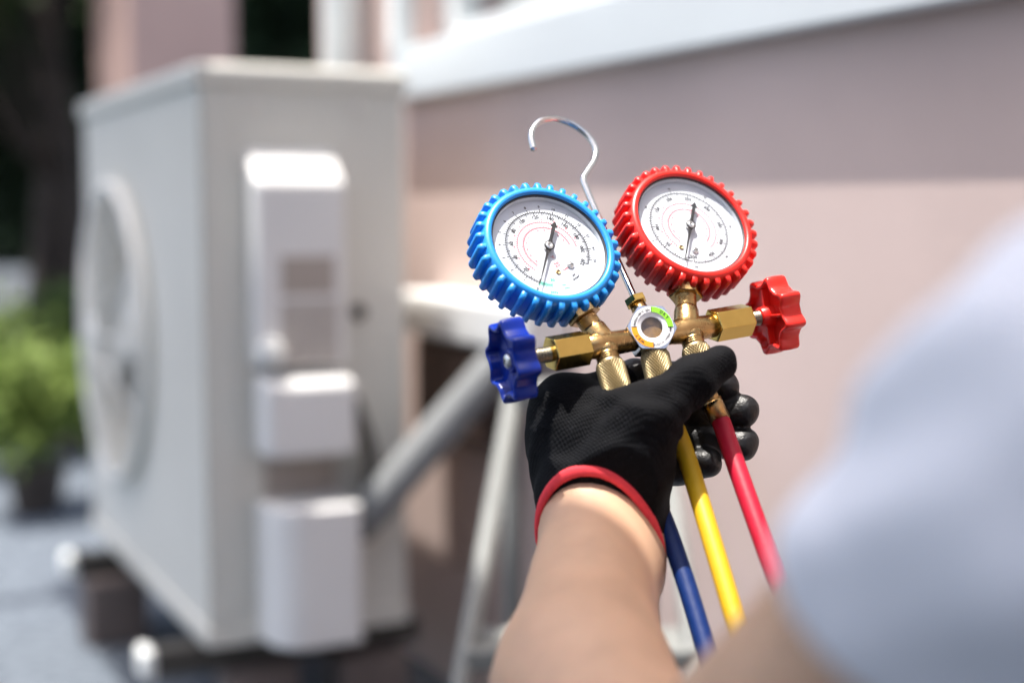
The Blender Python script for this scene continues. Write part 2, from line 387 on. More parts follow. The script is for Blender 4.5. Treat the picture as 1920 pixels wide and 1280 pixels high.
# free-standing pillar further along
pil = thing('pillar', (-1.3, 4.8, 0), 'square pink rendered pillar behind the air conditioner', 'pillar')
pc = np.array([-1.20, 4.52, 0]); s = MB(); s.box(pc, d2 * 0.54, -nw * 0.34, UZ * 2.8); s.build('shaft', 'pillar', pil, bevel=0.006)
s = MB(); s.box(pc - d2 * 0.03 + nw * 0.03, d2 * 0.60, -nw * 0.40, UZ * 0.22); s.build('plinth', 'trim', pil)
s = MB(); s.box(pc - d2 * 0.04 + nw * 0.04 + UZ * 2.8, d2 * 0.62, -nw * 0.42, UZ * 0.10); s.build('capital', 'trim', pil)

# ------------------------------------------------------------------ trees and bushes
def leaves(n, fn, size, ratio=0.5):
    v = []; f = []
    for i in range(n):
        p = fn(); a = nrm(rng.normal(size=3)); b = nrm(np.cross(a, rng.normal(size=3))); L = size * rng.uniform(0.6, 1.3); c = np.cross(a, b)
        q = [p - a * L / 2, p + b * L * ratio / 2 + c * L * 0.05, p + a * L / 2, p - b * L * ratio / 2 + c * L * 0.05]
        k = len(v); v += q; f.append((k, k + 1, k + 2, k + 3))
    return v, f
def tree(loc, h, spread, label, lmat='leaf_dark', nclump=26, nleaf=230, trunk=0.09, low=0.4, leaf=0.12, lean=(0, 0)):
    t = thing('tree', loc, label, 'tree', 'trees behind the air conditioner'); loc = np.asarray(loc, float); s = MB()
    top = loc + np.array([lean[0], lean[1], h * 0.8])
    pts = [loc, loc + np.array([lean[0] * 0.2 + 0.04, lean[1] * 0.2, h * 0.25]), loc + np.array([lean[0] * 0.6 - 0.03, lean[1] * 0.6, h * 0.55]), top]
    path = catmull(pts, 6); s.tube(path, np.linspace(trunk, trunk * 0.3, len(path)), 12)
    s.build('trunk', 'bark', t); cl = []
    for k in range(nclump):
        a = rng.uniform(0, 2 * PI); z = h * rng.uniform(low, 1.0); R = spread * math.sqrt(rng.uniform(0.05, 1)) * (1.05 - 0.5 * abs(z / h - 0.65))
        c = loc + np.array([lean[0] * z / h + R * math.cos(a), lean[1] * z / h + R * math.sin(a), z]); cl.append(c)
        if k % 3 == 0:
            b = MB(); st = path[int(len(path) * min(0.85, max(0.3, (z / h) * 0.75)))]; mid = (st + c) / 2 + np.array([0, 0, 0.08 * h * 0.3])
            pp = catmull([st, mid, c], 5); b.tube(pp, np.linspace(trunk * 0.38, trunk * 0.08, len(pp)), 8); b.build('limb', 'bark', t)
    V = []; Fc = []
    for c in cl:
        rr = spread * rng.uniform(0.28, 0.5)
        v, f = leaves(nleaf, lambda: c + nrm(rng.normal(size=3)) * rr * rng.uniform(0.2, 1) ** 0.5 * np.array([1, 1, 0.7]), leaf)
        k = len(V); V += v; Fc += [tuple(i + k for i in q) for q in f]
    MB().add(V, Fc).build('crown', lmat, t)
    return t
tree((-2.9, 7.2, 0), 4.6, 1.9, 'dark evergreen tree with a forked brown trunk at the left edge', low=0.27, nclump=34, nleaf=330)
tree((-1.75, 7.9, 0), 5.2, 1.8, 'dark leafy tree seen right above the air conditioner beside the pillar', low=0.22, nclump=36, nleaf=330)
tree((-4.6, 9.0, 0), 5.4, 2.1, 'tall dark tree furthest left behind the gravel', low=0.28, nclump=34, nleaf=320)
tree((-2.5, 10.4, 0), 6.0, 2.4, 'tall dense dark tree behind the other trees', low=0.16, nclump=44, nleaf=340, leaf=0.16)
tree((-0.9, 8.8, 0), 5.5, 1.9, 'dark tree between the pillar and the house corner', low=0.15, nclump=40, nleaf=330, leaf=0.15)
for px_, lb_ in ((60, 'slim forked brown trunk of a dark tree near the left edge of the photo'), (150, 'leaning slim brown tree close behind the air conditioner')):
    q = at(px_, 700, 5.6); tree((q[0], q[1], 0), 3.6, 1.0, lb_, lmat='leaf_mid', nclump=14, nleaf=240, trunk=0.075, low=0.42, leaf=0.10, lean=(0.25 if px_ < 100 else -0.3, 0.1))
def bush(loc, h, r, label, lmat, n, leaf=0.05, pot=True):
    t = thing('potted_bush' if pot else 'bush', loc, label, 'plant', None); loc = np.asarray(loc, float); ph = 0.13 if pot else 0
    if pot:
        MB().lathe([(0.055, 0), (0.06, 0.01), (0.075, 0.115), (0.082, 0.117), (0.082, 0.13), (0.072, 0.13), (0.068, 0.10), (0.0, 0.10)], loc, n=28).build('pot', 'pot', t)
    b = MB(); tips = []
    for k in range(11):
        a = rng.uniform(0, 2 * PI); R = r * rng.uniform(0.1, 0.75); tp = loc + np.array([R * math.cos(a), R * math.sin(a), ph + h * rng.uniform(0.35, 0.95)]); tips.append(tp)
        pp = catmull([loc + np.array([0, 0, ph * 0.8]), loc + np.array([R * 0.4 * math.cos(a), R * 0.4 * math.sin(a), ph + h * 0.25]), tp], 5); b.tube(pp, np.linspace(0.006, 0.002, len(pp)), 6)
    b.build('stem', 'bark', t); V = []; Fc = []
    for c in tips:
        v, f = leaves(n // 11, lambda: c + rng.normal(size=3) * r * 0.27, leaf, 0.55); k = len(V); V += v; Fc += [tuple(i + k for i in q) for q in f]
    MB().add(V, Fc).build('foliage', lmat, t)
q = at(70, 950, 3.75); bush((q[0], q[1], 0), 0.26, 0.17, 'light green potted bush on the gravel left of the air conditioner', 'leaf_light', 1500)
q = at(-60, 900, 4.3); bush((q[0], q[1], 0), 0.5, 0.22, 'light green bush cut by the left edge of the photo', 'leaf_light', 900, pot=False)
q = at(150, 880, 4.6); bush((q[0], q[1], 0), 0.52, 0.2, 'small green bush close behind the fan of the air conditioner', 'leaf_mid', 900, pot=False)

hg = thing('hedge', (0, -3.4, 0), 'unseen tall dark hedge added behind the camera to cut sky light and darken reflections', 'hedge')  # unseen, added to dim the sky fill and darken what the brass reflects
V, Fc = leaves(9000, lambda: np.array([rng.uniform(-5, 5), -3.4 + rng.choice([-0.42, 0.42]) + rng.normal() * 0.06, rng.uniform(0.05, 2.7)]), 0.13)
v_, f_ = leaves(2500, lambda: np.array([rng.uniform(-5, 5), -3.4 + rng.uniform(-0.42, 0.42), 2.7 + rng.normal() * 0.06]), 0.13); k = len(V); V += v_; Fc += [tuple(i + k for i in q) for q in f_]
MB().add(V, Fc).build('foliage', 'leaf_mid', hg); s = MB(); s.box((-4.95, -3.75, 0), (9.9, 0, 0), (0, 0.7, 0), (0, 0, 2.6)); s.build('inner_growth', 'bark', hg)

h2 = thing('hedge', (-5, 19, 0), 'long dark hedge far behind the trees on the left', 'hedge')
V, Fc = leaves(9000, lambda: np.array([rng.uniform(-11, 2), 19 + rng.normal() * 0.25, rng.uniform(0.05, 4.2)]), 0.30); MB().add(V, Fc).build('foliage', 'leaf_dark', h2)
s = MB(); s.box((-10.9, 19.1, 0), (12.8, 0, 0), (0, 0.9, 0), (0, 0, 4.0)); s.build('inner_growth', 'bark', h2)

# ------------------------------------------------------------------ air conditioner outdoor unit
dS = -nw                                      # along the side panel, towards the wall
nS = -d2                                      # outward normal of the side panel (towards the camera)
AC0 = np.array([-0.435, 2.0, 0.172]); AW, AD, AH = 0.865, 0.306, 0.818
def ap(wd, dp, z): return AC0 + d2 * wd + dS * dp + UZ * z      # wd along the front, dp into the depth, z up
ac = thing('air_conditioner', ap(AW / 2, AD / 2, 0), 'cream outdoor air conditioner unit with a round fan on its front', 'air conditioner')
# cabinet: front panel with round opening, side, back
fc, fz, fr = 0.585, 0.41, 0.252
mb = MB(); N = 64
ring = [ap(fc + fr * math.cos(2 * PI * k / N), 0, fz + fr * math.sin(2 * PI * k / N)) for k in range(N)]
def sq(a):
    c, s_ = math.cos(a), math.sin(a); x0, x1, z0, z1 = 0 - fc, AW - fc, 0 - fz, AH - fz; t = 1e9
    if c > 1e-9: t = min(t, x1 / c)
    if c < -1e-9: t = min(t, x0 / c)
    if s_ > 1e-9: t = min(t, z1 / s_)
    if s_ < -1e-9: t = min(t, z0 / s_)
    return ap(fc + c * t, 0, fz + s_ * t)
outer = [sq(2 * PI * k / N) for k in range(N)]; inner = [p + dS * 0.07 for p in ring]
v = ring + outer + inner; f = []
for k in range(N):
    j = (k + 1) % N; f.append((k, j, N + j, N + k)); f.append((k, 2 * N + k, 2 * N + j, j))
mb.add(v, f)
cn = [ap(0, 0, 0), ap(0, 0, AH), ap(AW, 0, 0), ap(AW, 0, AH)]
mb.add([ap(0, 0, 0), ap(0, 0, AH), sq(0)], [])
for (xx, zz) in ((0, 0), (0, AH), (AW, 0), (AW, AH)):           # corner triangles of the front panel
    a = math.atan2(zz - fz, xx - fc) % (2 * PI); k = int(a / (2 * PI) * N) % N
    mb.add([outer[k], outer[(k + 1) % N], ap(xx, 0, zz)], [(0, 1, 2)])
mb.build('front_panel', 'ac', ac)
s = MB(); s.add([ap(0, 0.001, 0), ap(0, AD, 0), ap(0, AD, AH), ap(0, 0.001, AH), ap(AW, 0.001, 0), ap(AW, AD, 0), ap(AW, AD, AH), ap(AW, 0.001, AH)], [(0, 1, 2, 3), (5, 4, 7, 6), (1, 5, 6, 2), (0, 4, 5, 1)])
s.build('cabinet', 'ac', ac)
s = MB(); s.add([ap(0.01, 0.10, 0.01), ap(AW - 0.01, 0.10, 0.01), ap(AW - 0.01, 0.10, AH - .01), ap(0.01, 0.10, AH - .01)], [(0, 1, 2, 3)]); s.build('inner_panel', 'ac_dark', ac)
s = MB(); s.box(ap(-0.008, -0.010, AH - 0.022), d2 * (AW + 0.016), dS * (AD + 0.018), UZ * 0.034); s.build('lid', 'ac', ac, bevel=0.010)
s = MB(); s.box(ap(-0.004, -0.006, -0.004), d2 * (AW + 0.008), dS * (AD + 0.010), UZ * 0.028); s.build('base_pan', 'ac', ac, bevel=0.004)
s = MB(); s.box(ap(-0.0035, 0.004, 0.03), d2 * 0.003, dS * 0.043, UZ * (AH - 0.06)); s.build('corner_strip', 'ac', ac, bevel=0.001)
# fan guard, rings and fan
fcen = ap(fc, -0.012, fz)
def circ(r, out, n=56): return [ap(fc + r * math.cos(2 * PI * k / n), -out, fz + r * math.sin(2 * PI * k / n)) for k in range(n + 1)]
gd = MB().tube(circ(fr + 0.006, 0.012), 0.011, 8, cap=False).build('fan_guard', 'fan', ac)
for k in range(6):
    r = fr * (k + 1) / 6.6; MB().tube(circ(r, 0.014 + 0.03 * (1 - (r / fr) ** 2)), 0.0016, 6, cap=False).build('guard_ring', 'fan', gd)
for k in range(12):
    a = 2 * PI * k / 12; pts = []
    for q_ in np.linspace(0.12, 1, 6): pts.append(ap(fc + fr * q_ * math.cos(a), -(0.016 + 0.03 * (1 - q_ ** 2)), fz + fr * q_ * math.sin(a)))
    MB().tube(pts, 0.003, 6).build('guard_spoke', 'fan', gd)
MB().lathe([(0.0, 0.052), (0.03, 0.05), (0.036, 0.04), (0.036, 0.03)], ap(fc, 0, fz), nw, 24).build('guard_boss', 'fan', gd)
fan = MB().lathe([(0.0, -0.02), (0.05, -0.022), (0.058, -0.035), (0.058, -0.085)], ap(fc, 0, fz), nw, 28).build('fan_hub', 'fan', ac)
for k in range(3):
    b = MB(); V = []; Fc = []
    for i in range(9):
        for j in range(9):
            rr = 0.05 + (fr * 0.93 - 0.05) * i / 8; a = 2 * PI * k / 3 + (j / 8 - 0.5) * (1.35 + 0.25 * i / 8) + 0.25 * i / 8
            V.append(ap(fc + rr * math.cos(a), 0.05 + 0.028 * (j / 8 - 0.5) * 2, fz + rr * math.sin(a)))
    for i in range(8):
        for j in range(8): Fc.append((i * 9 + j, i * 9 + j + 1, (i + 1) * 9 + j + 1, (i + 1) * 9 + j))
    b.add(V, Fc, True); o = b.build('fan_blade', 'fan', fan); sol = o.modifiers.new('sol', 'SOLIDIFY'); sol.thickness = 0.004
# covers on the side panel
def side_cover(name, u0, u1, z0, z1, dep, slope, bev=0.012, m='ac_cover', parent=None):
    s = MB(); a = [(u0, 0.0, z0), (u1, 0.0, z0), (u1, dep, z0), (u0, dep, z0), (u0, 0, z1), (u1, 0, z1), (u1, dep, z1 - slope), (u0, dep, z1 - slope)]
    s.add([ap(-o_, u, z) for u, o_, z in a], [(0, 1, 2, 3), (7, 6, 5, 4), (0, 4, 5, 1), (1, 5, 6, 2), (2, 6, 7, 3), (3, 7, 4, 0)])
    o = s.build(name, m, parent or ac, bevel=bev)
    bm = bmesh.new(); bm.from_mesh(o.data); bmesh.ops.recalc_face_normals(bm, faces=bm.faces); bm.to_mesh(o.data); bm.free()
    return o
c1 = side_cover('electrical_cover', 0.064, 0.196, 0.402, 0.712, 0.050, 0.048, 0.007)
side_cover('cable_recess_shade', 0.098, 0.178, 0.505, 0.560, 0.0515, 0.0, 0.001, 'recess_shade', c1)  # flat brown panel, recess shade given as colour
side_cover('louvre_gap_shade', 0.098, 0.182, 0.406, 0.498, 0.0512, 0.0, 0.001, 'recess_shade', c1)  # brown sheet painted as the dark gaps between the louvres
for k in range(9):
    side_cover('louvre', 0.102, 0.180, 0.409 + k * 0.0098, 0.4150 + k * 0.0098, 0.053, 0.004, 0.001, 'ac_cover', c1)
side_cover('louvre_frame', 0.096, 0.184, 0.496, 0.503, 0.052, 0.0, 0.001, 'ac_cover', c1)
side_cover('handle_cover', 0.066, 0.200, 0.276, 0.398, 0.080, 0.014, 0.012)
s = MB(); s.lathe([(0.0, 0.02), (0.018, 0.018), (0.022, 0.0)], ap(-0.050, 0.080, 0.425), nS, 20); s.build('knob', 'cap', c1)
side_cover('valve_recess_shade', 0.085, 0.192, 0.212, 0.272, 0.006, 0.0, 0.001, 'recess_shade')  # shallow brown panel standing in for the shadow of a recess
# valve cover with a rounded front corner
s = MB(); prof = [(0.068, 0.0), (0.068, 0.03)]; prof += [(0.068 + 0.045 * (1 - math.cos(a)), 0.03 + 0.042 * math.sin(a)) for a in np.linspace(0.1, PI / 2, 8)] + [(0.192, 0.072), (0.200, 0.064), (0.200, 0.0)]
n_ = len(prof); V = [ap(-o_ * 1.4, u, 0.006) for u, o_ in prof] + [ap(-o_ * 1.4, u, 0.208) for u, o_ in prof]
s.add(V, [(k, (k + 1) % n_, n_ + (k + 1) % n_, n_ + k) for k in range(n_)] + [tuple(range(n_))[::-1], tuple(range(n_, 2 * n_))]); vc = s.build('valve_cover', 'ac_cover', ac, bevel=0.006)
bm = bmesh.new(); bm.from_mesh(vc.data); bmesh.ops.recalc_face_normals(bm, faces=bm.faces); bm.to_mesh(vc.data); bm.free()
for u in (0.075, 0.235): 
    s = MB(); s.lathe([(0.0, 0.006), (0.006, 0.005), (0.008, 0.0)], ap(-0.0005, u, AH - 0.045), nS, 14); s.build('screw', 'bolt', ac)
s = MB(); s.lathe([(0.0, 0.012), (0.009, 0.012), (0.012, 0.0)], ap(-0.0005, 0.232, 0.475), nS, 14); s.build('cable_gland', 'ac_dark', ac)
s = MB(); s.tube(catmull([ap(-0.02, 0.216, 0.345), ap(-0.05, 0.222, 0.30), ap(-0.055, 0.23, 0.255), ap(-0.03, 0.235, 0.22)], 6), 0.011, 10); s.build('cable', 'rail', ac)
s = MB(); s.lathe([(0.014, 0), (0.014, 0.03), (0.02, 0.032), (0.02, 0.045), (0, 0.045)], ap(-0.0005, 0.222, 0.16), nS, 18); s.build('service_valve', 'rust', ac)

# insulated pipe from the service valve up to the wall
pa, pb = ap(-0.055, 0.222, 0.182), at(950, 665, 2.08)
pp = [ap(-0.03, 0.222, 0.168)] + [pa + (pb - pa) * q_ for q_ in np.linspace(0, 1, 9)] + [wp(-0.08, 0.02, pb[2] + 0.02)]
ip = MB().tube(pp, 0.029, 18).build('insulated_pipe', 'foam'); tag(ip, 'thick grey insulated pipe rising diagonally from the air conditioner side to the wall', 'pipe')

# rails the unit stands on, blocks below
def rail(wd, label):
    t = thing('support_rail', ap(wd, AD / 2, -0.05), label, 'rail', 'rails under the air conditioner')
    s = MB(); s.box(ap(wd, -0.072, -0.047), d2 * 0.045, dS * (AD + 0.107), UZ * 0.040); s.build('channel', 'rail', t, bevel=0.003)
    s = MB(); s.box(ap(wd - 0.003, -0.092, -0.049), d2 * 0.051, dS * 0.022, UZ * 0.046); s.build('end_cap', 'cap', t, bevel=0.010)
    for u in (0.165, 0.235):
        s = MB(); s.lathe([(0.0, 0.010), (0.009, 0.010), (0.011, 0.0)], ap(wd - 0.0005, u, -0.025), nS, 6, smooth=False); s.build('bolt', 'bolt', t)
    return t
rail(0.03, 'dark steel rail with white end cap under the near side of the air conditioner')
rail(AW - 0.20, 'dark steel rail with white end cap under the far side of the air conditioner')
for k, (wd, dp, lb) in enumerate(((0.015, 0.03, 'dull brown concrete block under the near front corner of the air conditioner'), (0.0, 0.20, 'dull brown concrete block under the near rear corner of the air conditioner'), (AW - 0.24, -0.06, 'dull brown concrete block under the far front corner of the air conditioner'), (AW - 0.24, 0.20, 'dull brown concrete block under the far rear corner of the air conditioner'))):
    s = MB(); s.box(np.append(ap(wd, dp, 0)[:2], 0.0), d2 * 0.08, dS * 0.11, UZ * (AC0[2] - 0.050)); tag(s.build('concrete_block', 'block', bevel=0.006), lb, 'block', 'blocks under the rails')

# white ledge on the wall; brown box added for the dark shade below it
s = MB(); s.box(wp(-0.26, 0.002, 0.597), d2 * 0.46, nw * 0.075, UZ * 0.068); tag(s.build('wall_trunking', 'pvc', bevel=0.008), 'white plastic trunking fixed along the pink wall behind the blue knob', 'trunking')
mbx = thing('dark_fill_box', wp(0.0, 0.0, 0.44), 'dark brown box added to fill the dark shaded area under the white trunking', 'box')
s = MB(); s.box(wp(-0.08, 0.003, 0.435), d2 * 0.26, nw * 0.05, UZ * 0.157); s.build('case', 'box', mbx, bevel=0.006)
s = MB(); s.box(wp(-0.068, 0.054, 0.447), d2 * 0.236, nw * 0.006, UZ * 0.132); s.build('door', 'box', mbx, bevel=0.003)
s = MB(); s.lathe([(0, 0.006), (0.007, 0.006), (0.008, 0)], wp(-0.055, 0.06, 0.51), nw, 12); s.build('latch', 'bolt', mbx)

# small step ladder standing by the wall
lad = thing('step_ladder', (0.1, 1.6, 0), 'small pale metal step ladder standing behind the forearm', 'ladder')
LT, LB = at(962, 745, 1.62), at(862, 1290, 1.45); dl = nrm(LB - LT); LB = LT + dl * (LT[2] / -dl[2])
RT, RB = at(1235, 745, 1.62), at(1310, 1290, 1.45); dr = nrm(RB - RT); RB = RT + dr * (RT[2] / -dr[2])
for a, b in ((LT, LB), (RT, RB)):
    MB().tube([a, b], 0.0105, 14).build('front_rail', 'alu', lad)
    bk = np.array([a[0] + 0.02, a[1] + 0.30, 0.0]) if False else a + np.array([0.0, 0.22, -a[2]]); MB().tube([a + np.array([0.0, 0.02, 0]), bk], 0.011, 12).build('back_rail', 'alu', lad)
for q_ in (0.0, 0.42, 0.78):
    a = LT + (LB - LT) * q_; b = RT + (RB - RT) * q_; s = MB(); s.box(a + np.array([0, -0.015, -0.012]), b - a, np.array([0, 0.085, 0]), UZ * 0.024); s.build('step', 'alu', lad, bevel=0.004)
#MARK_OBJECTS
# ================================================================== MANIFOLD GAUGE SET
gn = CM @ nrm([0.31, 0.51, -0.80]); gb = CM @ nrm([0.9, 0.165, 0.45]); gb = nrm(gb - gn * np.dot(gb, gn)); gv = np.cross(gn, gb)
p_blue = at(1032, 457, 0.77); p_red = hit(1298, 418, p_blue, gn)
def S(x, y, off=-0.0125): return hit(x, y, p_blue + off * gn, gn)
def depth(p): return float(np.dot(p - C, fw))
def frame4(o, x, y, z): return Matrix(((x[0], y[0], z[0], o[0]), (x[1], y[1], z[1], o[1]), (x[2], y[2], z[2], o[2]), (0, 0, 0, 1)))
ms = thing('manifold_gauge_set', S(1210, 640), 'brass manifold with a blue and a red pressure gauge held in the gloved hand', 'gauge set')
mm = 0.001

# one rubber rib, shared by every copy on a boot
def rib_mesh(name, m):
    s = MB(); rings = []; zs = [(0.0, 0.5), (-0.7, 0.88), (-1.7, 1.0), (-18.5, 1.0), (-20.3, 0.7)]
    V = []; Fc = []
    sec = [(-1.8, 37.2), (-1.65, 40.7), (-1.25, 41.7), (0.0, 42.0), (1.25, 41.7), (1.65, 40.7), (1.8, 37.2)]
    for z, k in zs:
        for (t_, r_) in sec: V.append(((37.2 + (r_ - 37.2) * k) * mm, t_ * (0.75 + 0.25 * k) * mm, z * mm))
    n_ = len(sec)
    for i in range(len(zs) - 1):
        for j in range(n_ - 1): Fc.append((i * n_ + j, (i + 1) * n_ + j, (i + 1) * n_ + j + 1, i * n_ + j + 1))
    Fc.append(tuple(range(n_))); Fc.append(tuple(reversed(range((len(zs) - 1) * n_, len(zs) * n_))))
    me = bpy.data.meshes.new(name); me.from_pydata(V, [], Fc); me.materials.append(M[m]); me.polygons.foreach_set('use_smooth', [True] * len(Fc))
    bm = bmesh.new(); bm.from_mesh(me); bmesh.ops.recalc_face_normals(bm, faces=bm.faces); bm.to_mesh(me); bm.free(); me.update(); return me
def arc_line(mb, r, a0, a1, wdt, z, n=90):
    wdt = wdt * 1.35; V = []; 
    for i in range(n + 1):
        a = math.radians(a0 + (a1 - a0) * i / n)
        for q in (r - wdt / 2, r + wdt / 2): V.append((q * math.cos(a) * mm, q * math.sin(a) * mm, z))
    mb.add(V, [(2 * i, 2 * i + 1, 2 * i + 3, 2 * i + 2) for i in range(n)])
def tick(mb, r0, r1, a, wdt, z):
    wdt = wdt * 1.35; a = math.radians(a); c, s_ = math.cos(a), math.sin(a); h = wdt / 2
    mb.add([((r0 * c - h * s_ * k) * mm, (r0 * s_ + h * c * k) * mm, z) for k in (-1, 1)] + [((r1 * c - h * s_ * k) * mm, (r1 * s_ + h * c * k) * mm, z) for k in (1, -1)], [(0, 1, 2, 3)])
def num(mb, s_, r, a, size, z, upang, flip_at=95):
    a_ = math.radians(a); dif = abs((a - upang + 180) % 360 - 180)
    put_text(mb, s_, r * math.cos(a_) * mm, r * math.sin(a_) * mm, size * mm, a_ - PI / 2 + (PI if dif > flip_at else 0), z)
def gauge(col, p0, blue):
    W_ = frame4(p0, gb, gv, gn); DZ = -4.6 * mm; PZ = DZ + 0.12 * mm
    kw = dict(world=W_, local=True)
    case = MB().lathe([(a * mm, z * mm) for a, z in ((0, -22.0), (30, -22.0), (33.0, -20.5), (33.2, -1.2), (32.5, -1.0), (32.5, -5.2), (0, -5.2))], n=72).build('gauge', 'case', ms, **kw)
    case['label'] = ('blue' if blue else 'red') + ' pressure gauge'
    boot = MB().lathe([(a * mm, z * mm) for a, z in ((33.4, -3.2), (33.3, -0.4), (33.6, 0.7), (34.5, 1.35), (36.0, 1.2), (37.3, 0.3), (38.1, -1.2), (38.45, -3.2), (38.5, -8), (38.4, -18.5), (37.6, -20.6), (35.0, -22.0), (24, -22.4), (20, -22.4))], n=96, cap=False).build('boot', col + '_boot', case, **kw)
    me = rib_mesh('grip_rib', col + '_boot')
    for k in range(34):
        a = 2 * PI * (k + 0.3) / 34; o = bpy.data.objects.new('grip_rib', me); link(o, case, W_ @ Matrix.Rotation(a, 4, 'Z'))
    MB().lathe([(a * mm, z * mm) for a, z in ((32.45, -4.55), (32.45, -0.9), (33.3, -0.55), (33.3, -0.9))], n=72, cap=False).build('bezel', 'case', case, **kw)
    MB().lathe([(a * mm, z * mm) for a, z in ((31.9, -4.5), (32.2, -2.2), (32.4, -1.9))], n=72, cap=False).build('dial_rim', 'dial', case, **kw)
    MB().lathe([(0, DZ), (32.4 * mm, DZ)], n=72, cap=False).build('dial', 'dial', case, **kw)
    K, R_, G = MB(), MB(), MB()
    if blue:
        A = lambda p: 236 - 1.232 * p; UPA = 108
        arc_line(K, 24.0, A(0), A(220), 0.30, PZ)
        for p in range(0, 221, 2): tick(K, 24.0, 24.0 - (2.3 if p % 20 == 0 else 1.8 if p % 10 == 0 else 1.3), A(p), 0.26 if p % 10 else 0.4, PZ)
        for p in range(0, 12): num(K, str(20 * p), 20.7 if p else 28.6, A(20 * p) , 3.0 if p else 2.5, PZ, UPA)
        for i in range(0, 76): 
            q = i * 0.2 * 14.223; tick(K, 24.0, 24.0 + (1.9 if i % 5 == 0 else 1.2), A(q), 0.24 if i % 5 else 0.36, PZ)
        for i in range(1, 16): num(K, str(i), 27.6, A(i * 14.223), 2.3, PZ, UPA)
        arc_line(G, 24.0, 237, 254, 0.3, PZ)
        for i in range(0, 11): tick(G, 22.8 if i % 5 else 22.2, 25.4 if i % 5 else 26.2, 237 + 1.7 * i, 0.25, PZ)
        num(G, '30', 20.6, -105, 2.7, PZ, UPA); num(G, '5076', 28.6, -105, 2.2, PZ, UPA); put_text(G, 'inHg', 0.2 * mm, -24.0 * mm, 1.4 * mm, -0.05, PZ); put_text(G, 'cmHg', 1.2 * mm, -26.0 * mm, 1.4 * mm, -0.05, PZ)
        a0, a1 = 226, -4; r1, r2 = 17.3, 13.6
        put_text(R_, 'R-22', 1.2 * mm, -10.0 * mm, 1.6 * mm, -0.35 + 0.6, PZ); put_text(R_, 'R-12', 1.6 * mm, -11.6 * mm, 1.6 * mm, 0.25, PZ); put_text(R_, '\u00b0C', 0.6 * mm, -6.0 * mm, 2.0 * mm, 0.25, PZ); put_text(R_, 'R-502', 5.2 * mm, -14.4 * mm, 1.4 * mm, 0.35, PZ)
        ta, hole, scr = (-124, 26.6), (-90, 15.6), (-55, 15.4); psi = (-66, 20.5)
    else:
        A = lambda p: 240 - 0.696 * p; UPA = 62
        arc_line(K, 24.0, A(0), A(500), 0.28, PZ)
        for p in range(0, 501, 5): tick(K, 24.0, 24.0 - (2.2 if p % 50 == 0 else 1.7 if p % 25 == 0 else 1.2), A(p), 0.26 if p % 25 else 0.38, PZ)
        for p in range(1, 11): num(K, str(50 * p), 20.6, A(50 * p), 2.95, PZ, UPA)
        for i in range(0, 71): q = i * 0.5 * 14.223; tick(K, 24.0, 24.0 + (1.8 if i % 10 == 0 else 1.1), A(q), 0.24, PZ)
        for i in range(1, 8): num(K, str(5 * i), 27.3, A(i * 5 * 14.223), 1.9, PZ, UPA)
        a0, a1 = 222, -64; r1, r2 = 16.6, 12.6
        ta, hole, scr = (-124, 26.6), (-133, 16.6), (-103, 16.0); psi = (-116, 21.5)
    for r, st, npos in ((r1, 52, 10), (r2, 60, 11)):
        a1_ = a1 if r == r1 else a1 + 8
        arc_line(R_, r, a0 - 4, a1_, 0.2, PZ)
        for i in range(st + 1): tick(R_, r, r + (1.5 if i % 5 == 0 else 1.0), a0 - 4 + (a1_ - a0 + 4) * i / st, 0.22, PZ)
        for i in range(npos): num(R_, ['-40', '-30', '-20', '-10', '0', '5', '10', '20', '30', '40', '50'][i], r + (2.0 if r == r1 else -1.6), a0 - 6 + (a1_ - a0 + 6) * (i + 0.3) / npos, 1.25, PZ, UPA)
    for q, s_, sz, dr_ in ((psi, 'psi', 1.9, 0), (psi, 'kg/cm\u00b2', 1.9, 2.2)):
        num(K, s_, q[1] + dr_, q[0], sz, PZ, UPA)
    K.build('black_scale', 'ink', case, **kw); R_.build('red_scale', 'ink_red', case, **kw)
    if blue: G.build('vacuum_scale', 'ink_green', case, **kw)
    # needle: thin pointer one way, arrow counterweight the other
    a = math.radians(ta[0]); c, s_ = math.cos(a), math.sin(a); L = ta[1]
    pts = [(L, -0.18), (L, 0.18), (5, 0.75), (2.4, 1.5), (-2.0, 1.5), (-4.5, 0.95), (-13.5, 1.05), (-13.8, 2.1), (-17.6, 0.0), (-13.8, -2.1), (-13.5, -1.05), (-4.5, -0.95), (-2.0, -1.5), (2.4, -1.5), (5, -0.75)]
    nz0, nz1 = DZ + 2.7 * mm, DZ + 3.0 * mm; k = len(pts)
    V = [((x * c - y * s_) * mm, (x * s_ + y * c) * mm, z) for z in (nz0, nz1) for x, y in pts]
    nd = MB().add(V, [tuple(range(k))[::-1], tuple(range(k, 2 * k))] + [(i, (i + 1) % k, k + (i + 1) % k, k + i) for i in range(k)])
    nd.lathe([(2.9 * mm, nz0), (2.9 * mm, nz1 + 0.3 * mm), (0, nz1 + 0.3 * mm)], n=28); nd.build('needle', 'needle', case, **kw)
    MB().lathe([(2.2 * mm, DZ), (2.25 * mm, DZ + 3.5 * mm), (1.9 * mm, DZ + 3.8 * mm), (0.5 * mm, DZ + 3.9 * mm), (0.45 * mm, DZ + 3.5 * mm), (0, DZ + 3.5 * mm)], n=28).build('needle_hub', 'zinc', case, **kw)
    x, y = hole[1] * math.cos(math.radians(hole[0])) * mm, hole[1] * math.sin(math.radians(hole[0])) * mm
    MB().lathe([(1.5 * mm, DZ + .1 * mm), (1.4 * mm, DZ + .5 * mm), (0.8 * mm, DZ + .5 * mm), (0.7 * mm, DZ + .15 * mm), (0, DZ + .15 * mm)], o=(x, y, 0), n=20).build('dial_rivet', 'brass_dark', case, **kw)
